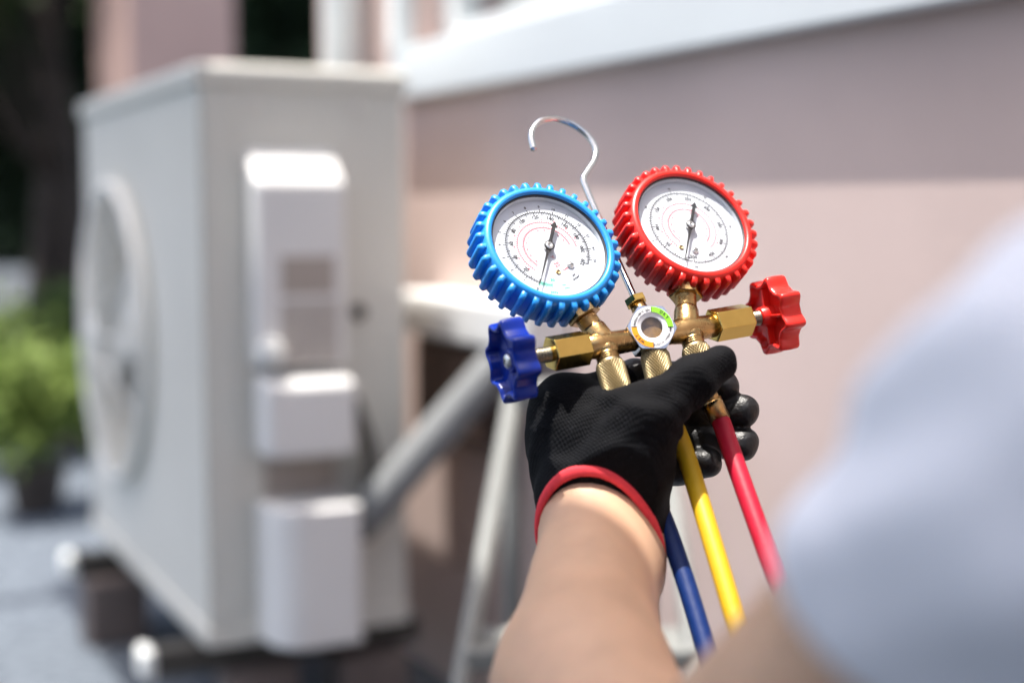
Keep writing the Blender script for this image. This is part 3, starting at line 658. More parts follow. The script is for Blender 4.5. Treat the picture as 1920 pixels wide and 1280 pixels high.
    x, y = scr[1] * math.cos(math.radians(scr[0])) * mm, scr[1] * math.sin(math.radians(scr[0])) * mm
    sc_ = MB(); sc_.lathe([(2.1 * mm, DZ + .1 * mm), (2.1 * mm, DZ + .7 * mm), (1.7 * mm, DZ + 1.0 * mm), (0, DZ + 1.1 * mm)], o=(x, y, 0), n=22)
    so = sc_.build('dial_screw', 'zinc', case, **kw)
    MB().box((x - 1.7 * mm, y - 0.25 * mm, DZ + 0.98 * mm), (3.4 * mm, 0, 0), (0, 0.5 * mm, 0), (0, 0, 0.16 * mm)).build('screw_slot', 'ink', case, **kw)
    MB().lathe([(33.0 * mm, -1.0 * mm), (30 * mm, -0.55 * mm), (20 * mm, -0.1 * mm), (8 * mm, 0.15 * mm), (0, 0.2 * mm)], n=72, cap=False).build('lens', 'lens', case, **kw)
    return case
gauge('blue', p_blue, True); gauge('red', p_red, False)

# --- bar and its fittings
A0, A1 = S(948, 678), S(1455, 590); bb = nrm(A1 - A0)
def sx(px): return float(np.dot(S(px, 678 - 0.1736 * (px - 948)) - A0, bb))
def AX(px): return A0 + bb * sx(px)
def threads(r, z0, z1, pitch, dep=0.35):
    out = []; z = z0
    while z < z1 - 1e-9: out += [(r, z), (r, z + pitch * 0.25), (r - dep, z + pitch * 0.5), (r - dep, z + pitch * 0.72)]; z += pitch
    return [(a * mm, q * mm) for a, q in out]
def hexm(mb, o, ax, R, z0, z1, ch=1.0, xdir=None, phase=0.0):
    # hexagon with turned chamfers at both ends
    mb.lathe([((R - ch) * mm, z0 * mm), (R * mm, (z0 + ch * 0.6) * mm), (R * mm, (z1 - ch * 0.6) * mm), ((R - ch) * mm, z1 * mm)], o, ax, 6, smooth=False, xdir=xdir, phase=phase)
sm = sx(1133) / mm; LL = sx(1455) / mm
bar = MB().lathe([(a * mm, z * mm) for a, z in ((5.6, sx(1095) / mm), (6.6, sx(1098) / mm), (6.9, sx(1115) / mm), (7.4, sx(1133) / mm), (6.6, sx(1152) / mm), (6.3, sx(1180) / mm), (6.3, sx(1255) / mm), (7.2, sx(1275) / mm), (7.6, sx(1292) / mm), (6.8, sx(1312) / mm), (6.5, sx(1335) / mm), (5.5, sx(1338) / mm))], A0, bb, 40)
bar.build('bar', 'brass', ms)
def T_stem(T, tgt, R, name):
    dv = tgt - T; D_ = np.linalg.norm(dv) / mm; ax = nrm(dv); gap = D_ - 38.5
    s = MB().lathe([(a * mm, z * mm) for a, z in ((7.0, 0), (7.2, 4), (6.9, gap * 0.45), (6.4, gap * 0.52), (5.8, gap * 0.54))], T, ax, 36); s.build('branch', 'brass', ms)
    s = MB().lathe(threads(6.0, gap * 0.53, gap * 0.80, 0.9), T, ax, 32, cap=False); s.build('stem_thread', 'brass', ms)
    s = MB(); hexm(s, T, ax, 9.6, gap * 0.80, gap + 3.5, 0.8); s.build('stem_nut', 'brass', ms)
    s = MB().lathe([(5.2 * mm, gap * 0.5 * mm), (5.2 * mm, (gap + 6) * mm)], T, ax, 24); s.build('stem', 'brass', ms)
T_stem(AX(1133), p_blue - 0.0125 * gn, 7, 'b'); T_stem(AX(1288), p_red - 0.0125 * gn, 7, 'r')
for a, b_, c0, c1, th0, th1 in ((1030, 1099, 1026, 1030, 985, 1032), (1334, 1402, 1402, 1406, 1402, 1440)):
    s = MB(); hexm(s, A0, bb, 9.7, sx(a) / mm, sx(b_) / mm, 1.3, xdir=gv, phase=math.radians(12)); s.build('packing_nut', 'brass_hex', ms, bevel=0.0003)
    s = MB().lathe(threads(4.3, min(sx(th0), sx(th1)) / mm, max(sx(th0), sx(th1)) / mm, 1.7, 0.95), A0, bb, 32); s.build('spindle', 'thread', ms)
# hand wheels
def wheel(center, ax, m, blue):
    ax = nrm(ax - fw * np.dot(ax, fw) * 0.16)
    NL = 8; N_ = 192
    def lobe(a): return (0.5 + 0.5 * math.cos(NL * a)) ** 2.0
    prof = [(0.0, 0.2), (15.5, 0.2), (17.0, 1.0), (17.4, 5.2), (18.1, 6.4), (19.0, 6.6), (19.9, 6.1), (20.3, 5.0), (20.5, 0), (20.3, -5.2), (19.9, -6.3), (19.0, -6.8), (18.1, -6.5), (17.4, -5.4), (17.0, -3.0), (15.5, -2.2), (0.0, -2.2)]
    def rm(a, r, z, k): 
        return 0.90 * (r + (5.0 * mm * lobe(a) * (r / (20.3 * mm)) ** 2 if r > 14 * mm else 0))
    h = MB().lathe([(a * mm, z * mm) for a, z in prof], center, ax, N_, True, rm, cap=False, xdir=gv, phase=0.12); o = h.build('hand_wheel', m, ms)
    MB().lathe([(a * mm, z * mm) for a, z in ((6.2, -2.0), (5.6, -9.6), (5.0, -10.4), (4.4, -10.6), (0, -10.6))], center, ax, 28, cap=False).build('hub', m, o)
    MB().lathe([(a * mm, z * mm) for a, z in ((6.6, 0.2), (6.2, 1.8), (5.6, 2.2), (0, 2.3))], center, ax, 28, cap=False).build('hub', m, o)
    e1 = nrm(gv - ax * np.dot(gv, ax)); e2 = np.cross(ax, e1)
    for k in range(4):
        a = 2 * PI * k / 4 + 0.5; r_ = math.cos(a) * e1 + math.sin(a) * e2; t_ = np.cross(ax, r_)
        s = MB(); s.box(center + r_ * 5.2 * mm - t_ * 0.9 * mm - ax * 6.5 * mm, r_ * 10.4 * mm, t_ * 1.8 * mm, ax * 4.5 * mm); s.build('web', m, o, bevel=0.0005)
    if blue:
        s = MB().lathe([(a * mm, z * mm) for a, z in ((4.2, 2.3), (4.2, 2.9), (3.4, 3.9), (1.8, 4.5), (0, 4.6))], center, ax, 28, cap=False); q = s.build('wheel_screw', 'zinc', o)
        for e in (e1, e2):
            f_ = np.cross(ax, e); s = MB(); s.box(center + ax * 4.2 * mm - e * 1.9 * mm - f_ * 0.3 * mm, e * 3.8 * mm, f_ * 0.6 * mm, ax * 0.45 * mm); s.build('screw_slot', 'ink', o)
wheel(AX(961), -bb, 'blue_knob', True); wheel(AX(1452), bb, 'red_knob', False)

# --- sight glass
sn = CM @ nrm([0.13, 0.30, -0.945]); s0 = S(1223, 613, -0.002); su = nrm(up - sn * np.dot(up, sn)); sr = np.cross(su, sn)
SW = frame4(s0, sr, su, sn); kw = dict(world=SW, local=True)
sgb = MB()
# hexagonal body with a round face
N_ = 72
def hexr(a, r, z, k):
    if k in (0, 1, 2): 
        q = (a + PI / 6 - PI / 2 + 2 * PI) % (PI / 3) - PI / 6; return min(r, 12.2 * mm / math.cos(q)) if k < 2 else min(r, 12.0 * mm / math.cos(q))
    return r
sgb.lathe([(14.1 * mm, -15 * mm), (14.1 * mm, -0.9 * mm), (13.5 * mm, 0), (8.5 * mm, 0.0), (8.45 * mm, -0.3 * mm), (8.4 * mm, -0.35 * mm), (5.95 * mm, -1.2 * mm), (5.9 * mm, -3.0 * mm)], n=N_, smooth=False, rmod=hexr, cap=False)
sg = sgb.build('sight_glass', 'steel', ms, **kw); sg['label'] = 'hexagonal nickel sight glass with a white, green and orange ring'
def sector(mb, r0, r1, a0, a1, z, n=40):
    V = []
    for i in range(n + 1):
        a = math.radians(a0 + (a1 - a0) * i / n); V += [(r0 * math.cos(a) * mm, r0 * math.sin(a) * mm, z), (r1 * math.cos(a) * mm, r1 * math.sin(a) * mm, z)]
    mb.add(V, [(2 * i, 2 * i + 1, 2 * i + 3, 2 * i + 2) for i in range(n)])
lb = MB(); sector(lb, 8.55, 11.75, 0, 360, 0.14 * mm, 72); lb.build('ring_label', 'label_white', sg, **kw)
MB().lathe([(8.5 * mm, 0.1 * mm), (8.2 * mm, -0.1 * mm), (7.6 * mm, -0.5 * mm), (6.4 * mm, -0.6 * mm), (6.0 * mm, -0.9 * mm), (5.9 * mm, -2.9 * mm)], n=72, cap=False).build('window_ring', 'label_white', sg, **kw)
lb = MB(); sector(lb, 8.5, 11.55, 0, 90, 0.26 * mm); lb.build('dry_mark', 'label_green', sg, **kw)
lb = MB(); sector(lb, 8.5, 11.55, 180, 270, 0.26 * mm); lb.build('wet_mark', 'label_orange', sg, **kw)
tx = MB(); TZ = 0.34 * mm
for a in (0, 90, 180, 270): tick(tx, 8.5, 11.55, a, 0.28, TZ)
def arc_text(mb, s_, r, ac, step, size, inward=False):
    n_ = len(s_)
    for i, ch in enumerate(s_):
        if ch == ' ': continue
        a = ac - (i - (n_ - 1) / 2) * step if not inward else ac + (i - (n_ - 1) / 2) * step
        a_ = math.radians(a); put_text(mb, ch, r * math.cos(a_) * mm, r * math.sin(a_) * mm, size * mm, a_ - PI / 2 + (PI if inward else 0), TZ)
arc_text(tx, 'DRY', 10.0, 45, 12, 2.3); arc_text(tx, 'WET', 10.0, 222, 12, 2.2)
arc_text(tx, SG1, 9.7, 136, 5.1, 1.65); arc_text(tx, SG2, 9.9, -45, 4.9, 1.6)
tx.build('ring_lettering', 'ink', sg, **kw)
MB().lathe([(0, -2.9 * mm), (5.9 * mm, -2.9 * mm)], n=40, cap=False).build('indicator', 'indicator', sg, **kw)
MB().lathe([(5.9 * mm, -1.3 * mm), (0, -1.2 * mm)], n=40, cap=False).build('sight_lens', 'lens', sg, **kw)
# hook with its seat
hb = S(1187, 557); hd = nrm(S(1187, 557) - S(1212, 606)); ht = S(1214, 608)
s = MB().lathe([(a * mm, z * mm) for a, z in ((5.6, 0), (5.4, 6), (4.6, 9.5), (4.4, 13))], ht, hd, 28); s.build('hook_seat', 'brass', ms)
s = MB(); hexm(s, ht, hd, 6.3, 13.5, 17.5, 0.6, phase=0.3); s.build('hook_nut', 'brass_hex', ms)
hk = [ht + hd * 12 * mm] + [S(x, y, -0.020) for x, y in ((1168, 510), (1130, 425), (1101, 358), (1094, 336), (1101, 322), (1113, 303), (1117, 283), (1109, 264), (1092, 246), (1068, 231), (1040, 223.5), (1015, 227), (1000, 241), (996, 258), (1001, 281))]
MB().tube(catmull(hk, 7), 1.95 * mm, 16).build('hook', 'chrome', ms)

# --- hose nuts and hoses
def nut(o, tgt, z0=7.0, L=19.5):
    ax = nrm(tgt - o)
    s = MB().lathe([(6.9 * mm, 0), (7.0 * mm, 6 * mm), (6.2 * mm, z0 * mm)] + threads(6.3, z0, z0 + 3.6, 1.2, 0.5) + [(5.0 * mm, (z0 + 6) * mm)], o, ax, 36); s.build('port', 'brass', ms)
    z1 = z0 + 4.2; prof = [(6.0, z1), (7.2, z1 + .2), (7.5, z1 + 1.2), (7.5, z1 + 1.6)]
    K_ = 62; prof += [(8.05, z1 + 1.8 + L * i / K_) for i in range(K_ + 1)] + [(7.3, z1 + L + 2.6), (6.0, z1 + L + 3.0)]
    def kn(a, r, z, k):
        if 4 <= k <= 4 + K_:
            u = a * 32 / (2 * PI); w_ = (z / mm) / 2.5
            h = min(abs(((u + w_) % 1) - 0.5), abs(((u - w_) % 1) - 0.5)) * 2
            return r - 0.55 * mm + 0.55 * mm * (min(1, h * 1.35))
        return r
    s = MB().lathe([(a * mm, z * mm) for a, z in prof], o, ax, 256, False, kn); s.build('knurled_nut', 'brass_knurl', ms)
    return o + ax * (z1 + L + 2.5) * mm, ax
nuts = []
for o, tg in ((AX(1133), S(1158, 735)), (S(1219, 628), S(1240, 720)), (AX(1292), S(1318, 700))): nuts.append(nut(o, tg))
def hose(end, pts, m, name_lbl):
    e, ax = end; fe = e + ax * 0.012
    hs_dir = nrm(pts[0] - fe)
    path = catmull([fe] + pts, 8)
    MB().tube([e - ax * 0.004, e + ax * 0.006, fe + hs_dir * 0.012], 0.0042, 18).build('hose_tail', 'brass', ms)
    MB().tube(path, 5.1 * mm, 20).build('hose', m, ms)['label'] = name_lbl
    MB().tube([path[0] - nrm(path[1] - path[0]) * 0.001, path[1], path[2]][:2] + [path[0] + nrm(path[2] - path[0]) * 0.011], 5.6 * mm, 20).build('ferrule', 'brass', ms)
G0 = np.array([0.30, 0.72, 0.012])
def tail(dx, dy): return [np.array([0.22 + dx, 0.66 + dy, 0.28]), np.array([0.27 + dx, 0.64 + dy, 0.08]), np.array([0.40 + dx, 0.66 + dy, 0.010]), np.array([0.70 + dx, 0.70 + dy, 0.010])]
hose(nuts[0], [at(1210, 890, 0.762), at(1262, 1020, 0.742), at(1316, 1190, 0.712), at(1345, 1300, 0.694), at(1390, 1460, 0.675)] + tail(-0.02, 0.02), 'hose_blue', 'blue hose')
hose(nuts[1], [at(1285, 850, 0.758), at(1334, 1010, 0.722), at(1378, 1160, 0.694), at(1420, 1310, 0.672), at(1470, 1480, 0.655)] + tail(0.02, 0.04), 'hose_yellow', 'yellow hose')
RH = [at(1343, 752, 0.775)]
hose(nuts[2], [at(1352, 790, 0.765), at(1378, 865, 0.749), at(1408, 950, 0.731), at(1442, 1045, 0.713), at(1500, 1210, 0.688), at(1550, 1400, 0.668)] + tail(0.06, 0.06), 'hose_red', 'red hose')

# ================================================================== THE TECHNICIAN
ZG = depth(nuts[1][0])
print('bundle depth', ZG, [depth(q[0]) for q in nuts], 'bar ends', depth(A0), depth(A1), 'red gauge', depth(p_red))
def skin_material():
    m = mat('skin', (0.55, 0.345, 0.225), 0.50, var=0.10, vscale=38, bump=0.2, bscale=520, sss=0.12, rvar=0.08); return m
M['skin'] = skin_material()
M['shirt'] = mat('pale_cotton', (0.83, 0.835, 0.88), 0.85, bump=0.25, bscale=300)
M['trousers'] = mat('navy_trousers', (0.03, 0.04, 0.07), 0.85, bump=0.25, bscale=300)
M['hair'] = mat('black_hair', (0.012, 0.010, 0.009), 0.5, bump=0.6, bscale=120)
M['cuff'] = mat('red_knit', (0.80, 0.045, 0.06), 0.75, var=0.08, vscale=300, bump=0.5, bscale=900)
M['sole'] = mat('boot_leather', (0.02, 0.017, 0.015), 0.5)
M['eye'] = mat('eye_white', (0.75, 0.74, 0.72), 0.2)
def glove_material():
    m = bpy.data.materials.new('glove_knit'); m.use_nodes = True; t = m.node_tree; b = t.nodes['Principled BSDF']
    def nd(ty, **k):
        n = t.nodes.new(ty)
        for a, v_ in k.items(): n.inputs[a].default_value = v_
        return n
    tc = nd('ShaderNodeTexCoord'); co = nd('ShaderNodeAttribute'); co.attribute_name = 'coat'
    # two crossed thread directions make the knit
    sep = nd('ShaderNodeSeparateXYZ'); t.links.new(tc.outputs['Object'], sep.inputs[0])
    dn = nd('ShaderNodeTexNoise', Scale=60.0, Detail=2.0); t.links.new(tc.outputs['Object'], dn.inputs['Vector'])
    def sinw(sock, k, ph):
        a = nd('ShaderNodeMath'); a.operation = 'MULTIPLY_ADD'; a.inputs[1].default_value = k; t.links.new(sock, a.inputs[0])
        p = nd('ShaderNodeMath'); p.operation = 'MULTIPLY'; p.inputs[1].default_value = ph; t.links.new(dn.outputs['Fac'], p.inputs[0]); t.links.new(p.outputs[0], a.inputs[2])
        s_ = nd('ShaderNodeMath'); s_.operation = 'SINE'; t.links.new(a.outputs[0], s_.inputs[0]); return s_
    wx = sinw(sep.outputs['X'], 2 * PI / 0.0013, 2.5); wy = sinw(sep.outputs['Y'], 2 * PI / 0.0017, 2.5)
    mu = nd('ShaderNodeMath'); mu.operation = 'MULTIPLY'; t.links.new(wx.outputs[0], mu.inputs[0]); t.links.new(wy.outputs[0], mu.inputs[1])
    ad = nd('ShaderNodeMath'); ad.operation = 'MULTIPLY_ADD'; ad.inputs[1].default_value = 0.5; t.links.new(wy.outputs[0], ad.inputs[0]); t.links.new(mu.outputs[0], ad.inputs[2])
    fine = nd('ShaderNodeTexNoise', Scale=900.0, Detail=3.0); t.links.new(tc.outputs['Object'], fine.inputs['Vector'])
    su_ = nd('ShaderNodeMath'); su_.operation = 'MULTIPLY_ADD'; su_.inputs[1].default_value = 2.2; t.links.new(fine.outputs['Fac'], su_.inputs[0]); t.links.new(ad.outputs[0], su_.inputs[2])
    # wrinkles of the rubber coat
    wr = nd('ShaderNodeTexNoise', Scale=420.0, Detail=4.0); t.links.new(tc.outputs['Object'], wr.inputs['Vector'])
    bm_ = nd('ShaderNodeBump', Strength=0.55, Distance=0.00028); t.links.new(su_.outputs[0], bm_.inputs['Height'])
    bc = nd('ShaderNodeBump', Strength=0.8, Distance=0.0006); t.links.new(wr.outputs['Fac'], bc.inputs['Height'])
    t.links.new(bm_.outputs['Normal'], b.inputs['Normal'])
    # flecks of paler thread
    rp = nd('ShaderNodeValToRGB'); rp.color_ramp.elements[0].position = 0.60; rp.color_ramp.elements[0].color = (0.0035, 0.0038, 0.005, 1); rp.color_ramp.elements[1].position = 0.80; rp.color_ramp.elements[1].color = (0.022, 0.023, 0.028, 1)
    t.links.new(fine.outputs['Fac'], rp.inputs['Fac']); t.links.new(rp.outputs['Color'], b.inputs['Base Color']); b.inputs['Roughness'].default_value = 0.72
    b.inputs['Specular IOR Level'].default_value = 0.10
    b2 = nd('ShaderNodeBsdfPrincipled'); b2.inputs['Base Color'].default_value = (0.006, 0.006, 0.007, 1); b2.inputs['Roughness'].default_value = 0.42; b2.inputs['Specular IOR Level'].default_value = 0.45
    t.links.new(bc.outputs['Normal'], b2.inputs['Normal'])
    mx = nd('ShaderNodeMixShader'); t.links.new(co.outputs['Fac'], mx.inputs[0]); t.links.new(b.outputs[0], mx.inputs[1]); t.links.new(b2.outputs[0], mx.inputs[2])
    t.links.new(mx.outputs[0], t.nodes['Material Output'].inputs['Surface']); return m
M['glove'] = glove_material()

# joints (photo position, depth relative to the bundle of hose nuts)
def H(x, y, dz): return at(x, y, ZG + dz)
elbow = at(1272, 1598, 0.522); wrist = at(1110, 985, 0.748); shoulder = at(2190, 890, 0.325)
fa_mid = at(1092, 1280, 0.64)
fingers = [  # MCP, PIP, DIP, tip and radii
    [H(1062, 757, .008), H(1195, 712, .034), H(1305, 712, .030), H(1356, 722, .024), (.0120, .0106, .0098, .0092)],
    [H(1056, 796, .010), H(1212, 774, .038), H(1322, 771, .032), H(1391, 771, .024), (.0122, .0106, .0099, .0094)],
    [H(1056, 838, .010), H(1212, 826, .037), H(1322, 828, .030), H(1391, 831, .022), (.0120, .0105, .0098, .0093)],
    [H(1068, 880, .006), H(1192, 874, .032), H(1275, 876, .026), H(1326, 866, .018), (.0114, .0098, .0092, .0086)]]
wr_c = at(1112, 930, 0.757)
thumb = [H(1172, 880, -.016), H(1214, 782, -.021), H(1298, 713, -.016), H(1347, 681, -.008)]
cT, cL, cR = at(1100, 906, 0.7315), at(1004, 1024, 0.749), at(1220, 1080, 0.742)
cuff_n = nrm(np.cross(cL - cT, cR - cT)); cuff_n = cuff_n * np.sign(np.dot(cuff_n, elbow - wrist)); cuff_p = cT
def wrist_tube(P, grow=0.0):
    d = sd_cone(P, at(1118, 860, 0.765), at(1108, 1120, 0.722), .0300 + grow, .0292 + grow)
    e = sd_cone(P, at(1188, 890, 0.768), at(1176, 1060, 0.742), .0195 + grow, .0165 + grow)
    return smin(d, e, .018)
fa_dir = nrm(fa_mid - wrist)
def glove_raw(P):
    d = wrist_tube(P)
    for k, fg in enumerate(fingers):
        base = at((1090, 1108, 1128, 1146)[k], (905, 915, 922, 926)[k], 0.760)
        d = smin(d, sd_cone(P, base, fg[0], .0185, fg[4][0] + .0015), .016)
    d = smin(d, sd_cone(P, fingers[0][0], thumb[1], .0128, .0128), .016)
    d = smin(d, sd_cone(P, fingers[1][0], thumb[0], .0135, .0150), .016)
    d = smin(d, sd_cone(P, at(1135, 925, 0.757), thumb[0], .021, .0185), .018)
    d = smin(d, sd_cone(P, thumb[0], thumb[1], .0185, .0150), .014)
    d = smin(d, sd_cone(P, thumb[1], thumb[2], .0148, .0122), .010)
    d = smin(d, sd_cone(P, thumb[2], thumb[3], .0120, .0098), .006)
    fd = None
    for fg in fingers:
        r = fg[4]; q = sd_cone(P, fg[0], fg[1], r[0], r[1]); q = smin(q, sd_cone(P, fg[1], fg[2], r[1], r[2]), .006); q = smin(q, sd_cone(P, fg[2], fg[3], r[2], r[3]), .005)
        fd = q if fd is None else smin(fd, q, .0022)
    d = smin(d, fd, .007)
    return d
def wr_noise(P):
    # folds across the wrist and creases at the thumb root
    s_ = ((P - wrist) @ fa_dir); x_ = (P - wrist) @ rt
    fold = np.sin((s_ + 0.10 * x_ + 0.004 * np.sin(x_ * 160)) / 0.0085 * 2 * PI * 0.5) * np.exp(-((s_ + 0.016) / 0.016) ** 2) * 0.0008
    c_ = P - H(1262, 790, -.02); cr = np.sin((c_ @ nrm([0.7, 0.2, 0.7])) / 0.0045 * PI) * np.exp(-(c_ * c_).sum(-1) / 0.016 ** 2) * 0.0007
    lo = 0.0006 * np.sin(P[..., 0] * 210 + 1.3 * np.sin(P[..., 2] * 170)) * np.sin(P[..., 2] * 190 + P[..., 1] * 120)
    return fold + cr + lo
def glove_sdf(P):
    return np.maximum(glove_raw(P) + wr_noise(P), (P - cuff_p) @ cuff_n)
def coat_attr(P):
    fd = np.full(len(P), 1e3)
    for fg in fingers:
        for a, b in ((1, 2), (2, 3)): fd = np.minimum(fd, sd_cone(P, fg[a], fg[b], fg[4][a], fg[4][b]))
    th = np.minimum(sd_cone(P, thumb[1], thumb[2], .0148, .0122), sd_cone(P, thumb[2], thumb[3], .012, .0098))
    palm = np.clip((((P - C) @ fw) - (ZG + 0.004)) / 0.006, 0, 1)
    return np.clip(np.where(fd < 0.003, 1.0, 0.0) * (th > 0.002) + 0.0 * palm, 0, 1)
all_pts = np.array([p for fg in fingers for p in fg[:4]] + thumb + [at(1118, 860, .765), at(1108, 1120, .722), at(1176, 1060, .742)])
body_mid = shoulder + np.array([0.22, -0.02, -0.10])
hips = np.array([body_mid[0] + 0.05, body_mid[1] - 0.12, 0.34])
neck = shoulder + np.array([0.19, -0.02, 0.075]); head = neck + np.array([0.01, 0.03, 0.16])
r_sh = shoulder + np.array([0.38, 0.02, 0.0]); r_el = r_sh + np.array([0.06, 0.18, -0.22]); r_wr = r_el + np.array([-0.10, 0.22, 0.05])
kneeL = hips + np.array([-0.06, 0.40, 0.10]); footL = np.array([kneeL[0], kneeL[1] - 0.10, 0.06])
kneeR = np.array([hips[0] + 0.22, hips[1] + 0.30, 0.07]); footR = np.array([hips[0] + 0.2, hips[1] - 0.14, 0.06])
def body_sdf(P):
    d = sd_cone(P, at(1112, 880, 0.764), wrist, .0225, .0262)
    d = smin(d, sd_cone(P, at(1184, 890, 0.768), at(1180, 1060, 0.742), .0165, .0130), .02); d = smin(d, sd_cone(P, at(1180, 1060, 0.742), at(1168, 1300, 0.655), .0130, .0200), .03)
    d = smin(d, sd_cone(P, wrist, fa_mid, .0262, .0375), .012); d = smin(d, sd_cone(P, fa_mid, elbow, .0375, .0400), .02)
    d = smin(d, sd_cone(P, elbow, shoulder, .0425, .0485), .02)
    d = smin(d, sd_cone(P, shoulder, neck, .045, .052), .02); d = smin(d, sd_cone(P, r_sh, neck, .055, .055), .04)
    d = smin(d, sd_cone(P, body_mid, hips, .13, .125), .06); d = smin(d, sd_cone(P, shoulder, body_mid, .045, .12), .02); d = smin(d, sd_cone(P, r_sh, body_mid, .06, .12), .05)
    d = smin(d, sd_cone(P, r_sh, r_el, .05, .042), .03); d = smin(d, sd_cone(P, r_el, r_wr, .042, .028), .02)
    hx = nrm(r_wr - r_el)
    d = smin(d, sd_cone(P, r_wr, r_wr + hx * 0.07, .026, .022), .015)
    for k in range(4): 
        o = np.array([0.018 * (k - 1.5), 0, 0.0]); d = smin(d, sd_cone(P, r_wr + hx * 0.07 + o, r_wr + hx * (0.14 - 0.008 * abs(k - 1.3)) + o + np.array([0, 0, -0.03]), .010, .008), .006)
    d = smin(d, sd_cone(P, r_wr + hx * 0.03 + np.array([-0.02, 0, 0]), r_wr + hx * 0.09 + np.array([-0.05, 0, -0.01]), .012, .009), .008)
    d = smin(d, sd_cone(P, neck, head, .055, .05), .03); d = smin(d, sd_ell(P, head + np.array([0, 0.01, 0.03]), (.074, .095, .115)), .03)
    d = smin(d, sd_cone(P, head + np.array([0, 0.085, -0.045]), head + np.array([0, 0.075, -0.055]), .03, .03), .03)     # chin
    d = smin(d, sd_cone(P, head + np.array([0, 0.10, 0.035]), head + np.array([0, 0.122, 0.0]), .008, .013), .012)        # nose
    d = smin(d, sd_cone(P, head + np.array([-.02, 0.098, -0.032]), head + np.array([.02, 0.098, -0.032]), .008, .008), .008)  # lips
    for sd in (-1, 1): 
        d = smin(d, sd_ell(P, head + np.array([sd * .076, -0.005, 0.02]), (.010, .02, .032)), .008)
        d = -smin(-d, sd_ell(P, head + np.array([sd * .032, 0.108, 0.042]), (.014, .012, .009)), .006)
    for a, b, r1, r2 in ((hips, kneeL, .085, .06), (kneeL, footL, .058, .04), (hips, kneeR, .085, .06), (kneeR, footR, .058, .04)): d = smin(d, sd_cone(P, a, b, r1, r2), .03)
    return d
lo = np.minimum.reduce([wrist, elbow, shoulder, footL, footR, hips]) - np.array([0.10, 0.10, 0.10]); hi = np.maximum.reduce([at(1112, 880, 0.764), r_sh, r_el, r_wr, head, kneeL, kneeR]) + np.array([0.12, 0.18, 0.20])
lo[2] = max(lo[2], 0.005)
person = sdf_object('person', body_sdf, lo, hi, 0.0068, 'skin', smooth_it=3)
tag(person, 'person in a pale shirt holding up the gauge set in a black red-cuffed glove', 'person')
ax_f = -fa_dir; az = nrm(-fw - ax_f * np.dot(-fw, ax_f)); ax_x = np.cross(ax_f, az)
GW = frame4(wr_c, ax_x, ax_f, az)
sdf_object('glove', glove_sdf, all_pts.min(0) - 0.034, all_pts.max(0) + 0.034, 0.0011, 'glove', person, GW, 2, {'coat': coat_attr})
def cuff_sdf(P):
    d = wrist_tube(P, -0.0004); q = (P - cuff_p) @ cuff_n
    return np.sqrt(d * d + (q * 0.95) ** 2) - 0.0021
cb = np.array([cT, cL, cR, at(1110, 1150, 0.80)])
sdf_object('glove_cuff', cuff_sdf, np.array([wrist[0] - .055, wrist[1] - .08, wrist[2] - .075]), np.array([wrist[0] + .065, wrist[1] + .085, wrist[2] + .06]), 0.0009, 'cuff', person, None, 2)
hem_p = at(1500, 1050, 0.43); hem_t = nrm(at(1590, 1300, 0.345) - hem_p); hem_n = nrm(elbow - shoulder); hem_n = nrm(hem_n - hem_t * np.dot(hem_n, hem_t))
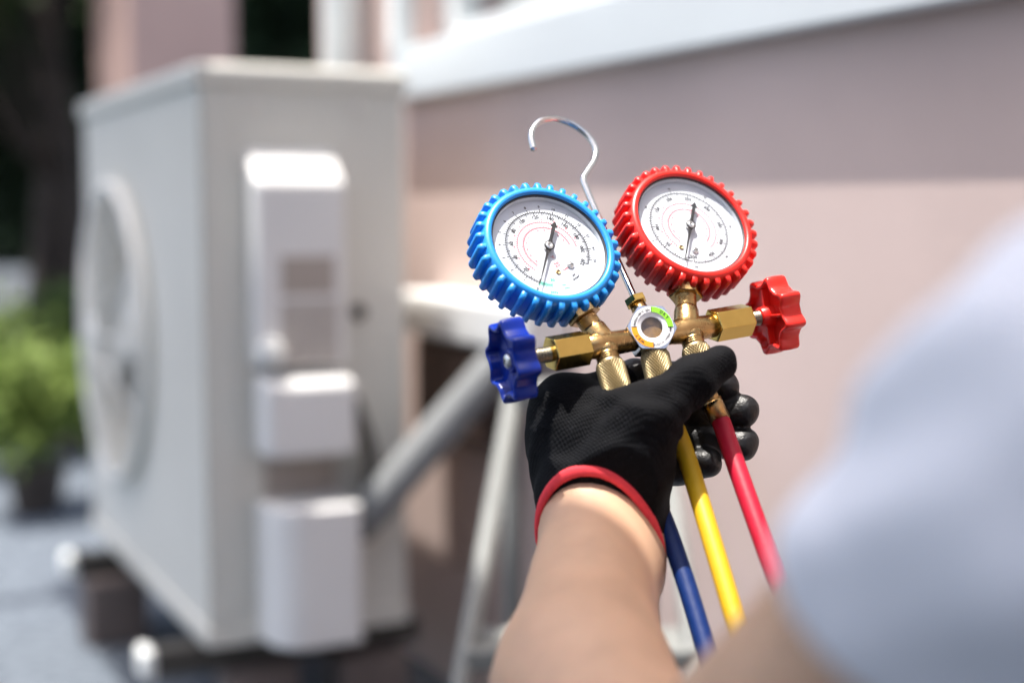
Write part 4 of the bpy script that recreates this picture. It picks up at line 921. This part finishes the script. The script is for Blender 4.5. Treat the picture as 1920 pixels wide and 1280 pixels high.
def shirt_sdf(P):
    d = sd_cone(P, elbow + (shoulder - elbow) * 0.30, shoulder, .0495, .0665)
    d = smin(d, sd_cone(P, shoulder + np.array([0.02, 0, -0.01]), neck + np.array([0, 0, -0.03]), .050, .062), .015); d = smin(d, sd_cone(P, r_sh, neck + np.array([0, 0, -0.03]), .062, .062), .04)
    d = smin(d, sd_cone(P, body_mid, hips + np.array([0, 0, 0.02]), .145, .142), .06); d = smin(d, sd_cone(P, shoulder + np.array([0.03, 0, -0.01]), body_mid, .050, .132), .02); d = smin(d, sd_cone(P, r_sh, body_mid, .072, .132), .05)
    d = smin(d, sd_cone(P, r_sh, r_sh + (r_el - r_sh) * 0.6, .066, .058), .03)
    q = P - shoulder; wv = 0.0028 * np.sin(q[..., 0] * 85 + q[..., 2] * 110 + 1.7 * np.sin(q[..., 1] * 45)) + 0.0018 * np.sin(q[..., 2] * 190 - q[..., 0] * 90 + q[..., 1] * 60)
    sa = (P - shoulder) @ nrm(elbow - shoulder); sb = (P - shoulder) @ nrm([0.3, -0.2, 0.9])
    wv = wv + 0.006 * np.exp(-((sa + 0.35 * sb - 0.075) / 0.014) ** 2) + 0.005 * np.exp(-((sa - 0.5 * sb - 0.135) / 0.011) ** 2) - 0.001 * np.exp(-((sa + 0.1 * sb - 0.105) / 0.016) ** 2)
    d = d + wv
    cut = np.maximum((P - hem_p) @ hem_n, -10)
    near = sd_cone(P, elbow, shoulder, .10, .085)
    d = np.where(near < 0, np.maximum(d, cut), d)
    d = np.maximum(d, 0.045 - sd_cone(P, neck - np.array([0, 0, 0.01]), neck + np.array([0, 0, 0.25]), .015, .015) - 0.0)
    return d
sdf_object('shirt', shirt_sdf, lo, hi, 0.0068, 'shirt', person, None, 3)
def trouser_sdf(P):
    d = None
    for a, b, r1, r2 in ((hips, kneeL, .098, .074), (kneeL, footL + np.array([0, 0, 0.06]), .072, .062), (hips, kneeR, .098, .074), (kneeR, footR, .072, .060)):
        q = sd_cone(P, a, b, r1, r2); d = q if d is None else smin(d, q, .03)
    return d + 0.003 * np.sin(P[..., 2] * 80 + P[..., 0] * 40)
sdf_object('trousers', trouser_sdf, lo, hi, 0.010, 'trousers', person, None, 3)
def hair_sdf(P):
    d = sd_ell(P, head + np.array([0, -0.004, 0.042]), (.083, .100, .118)) + 0.003 * np.sin(P[..., 0] * 220) * np.sin(P[..., 1] * 180)
    return np.maximum(d, (P - (head + np.array([0, 0.055, 0.055]))) @ nrm([0, 0.86, -0.5]))
sdf_object('hair', hair_sdf, head - 0.14, head + 0.18, 0.006, 'hair', person, None, 2)
for sd in (-1, 1): MB().lathe([(0, .011), (.008, .008), (.011, 0), (.008, -.008), (0, -.011)], head + np.array([sd * .032, 0.080, 0.042]), (0, 1, 0), 16).build('eye', 'eye', person)
for ft, dr_ in ((footL, 1), (footR, -1)):
    def shoe(P, ft=ft, dr_=dr_): return np.maximum(smin(sd_cone(P, ft, ft + np.array([0, 0.16 * dr_, -0.01]), .052, .046), sd_cone(P, ft, ft + np.array([0, 0, 0.05]), .05, .055), .03), 0.004 - P[..., 2])
    sdf_object('boot', shoe, np.minimum(ft, ft + np.array([0, .16 * dr_, 0])) - 0.07, np.maximum(ft, ft + np.array([0, .16 * dr_, 0])) + np.array([.07, .07, .12]), 0.008, 'sole', person, None, 2)
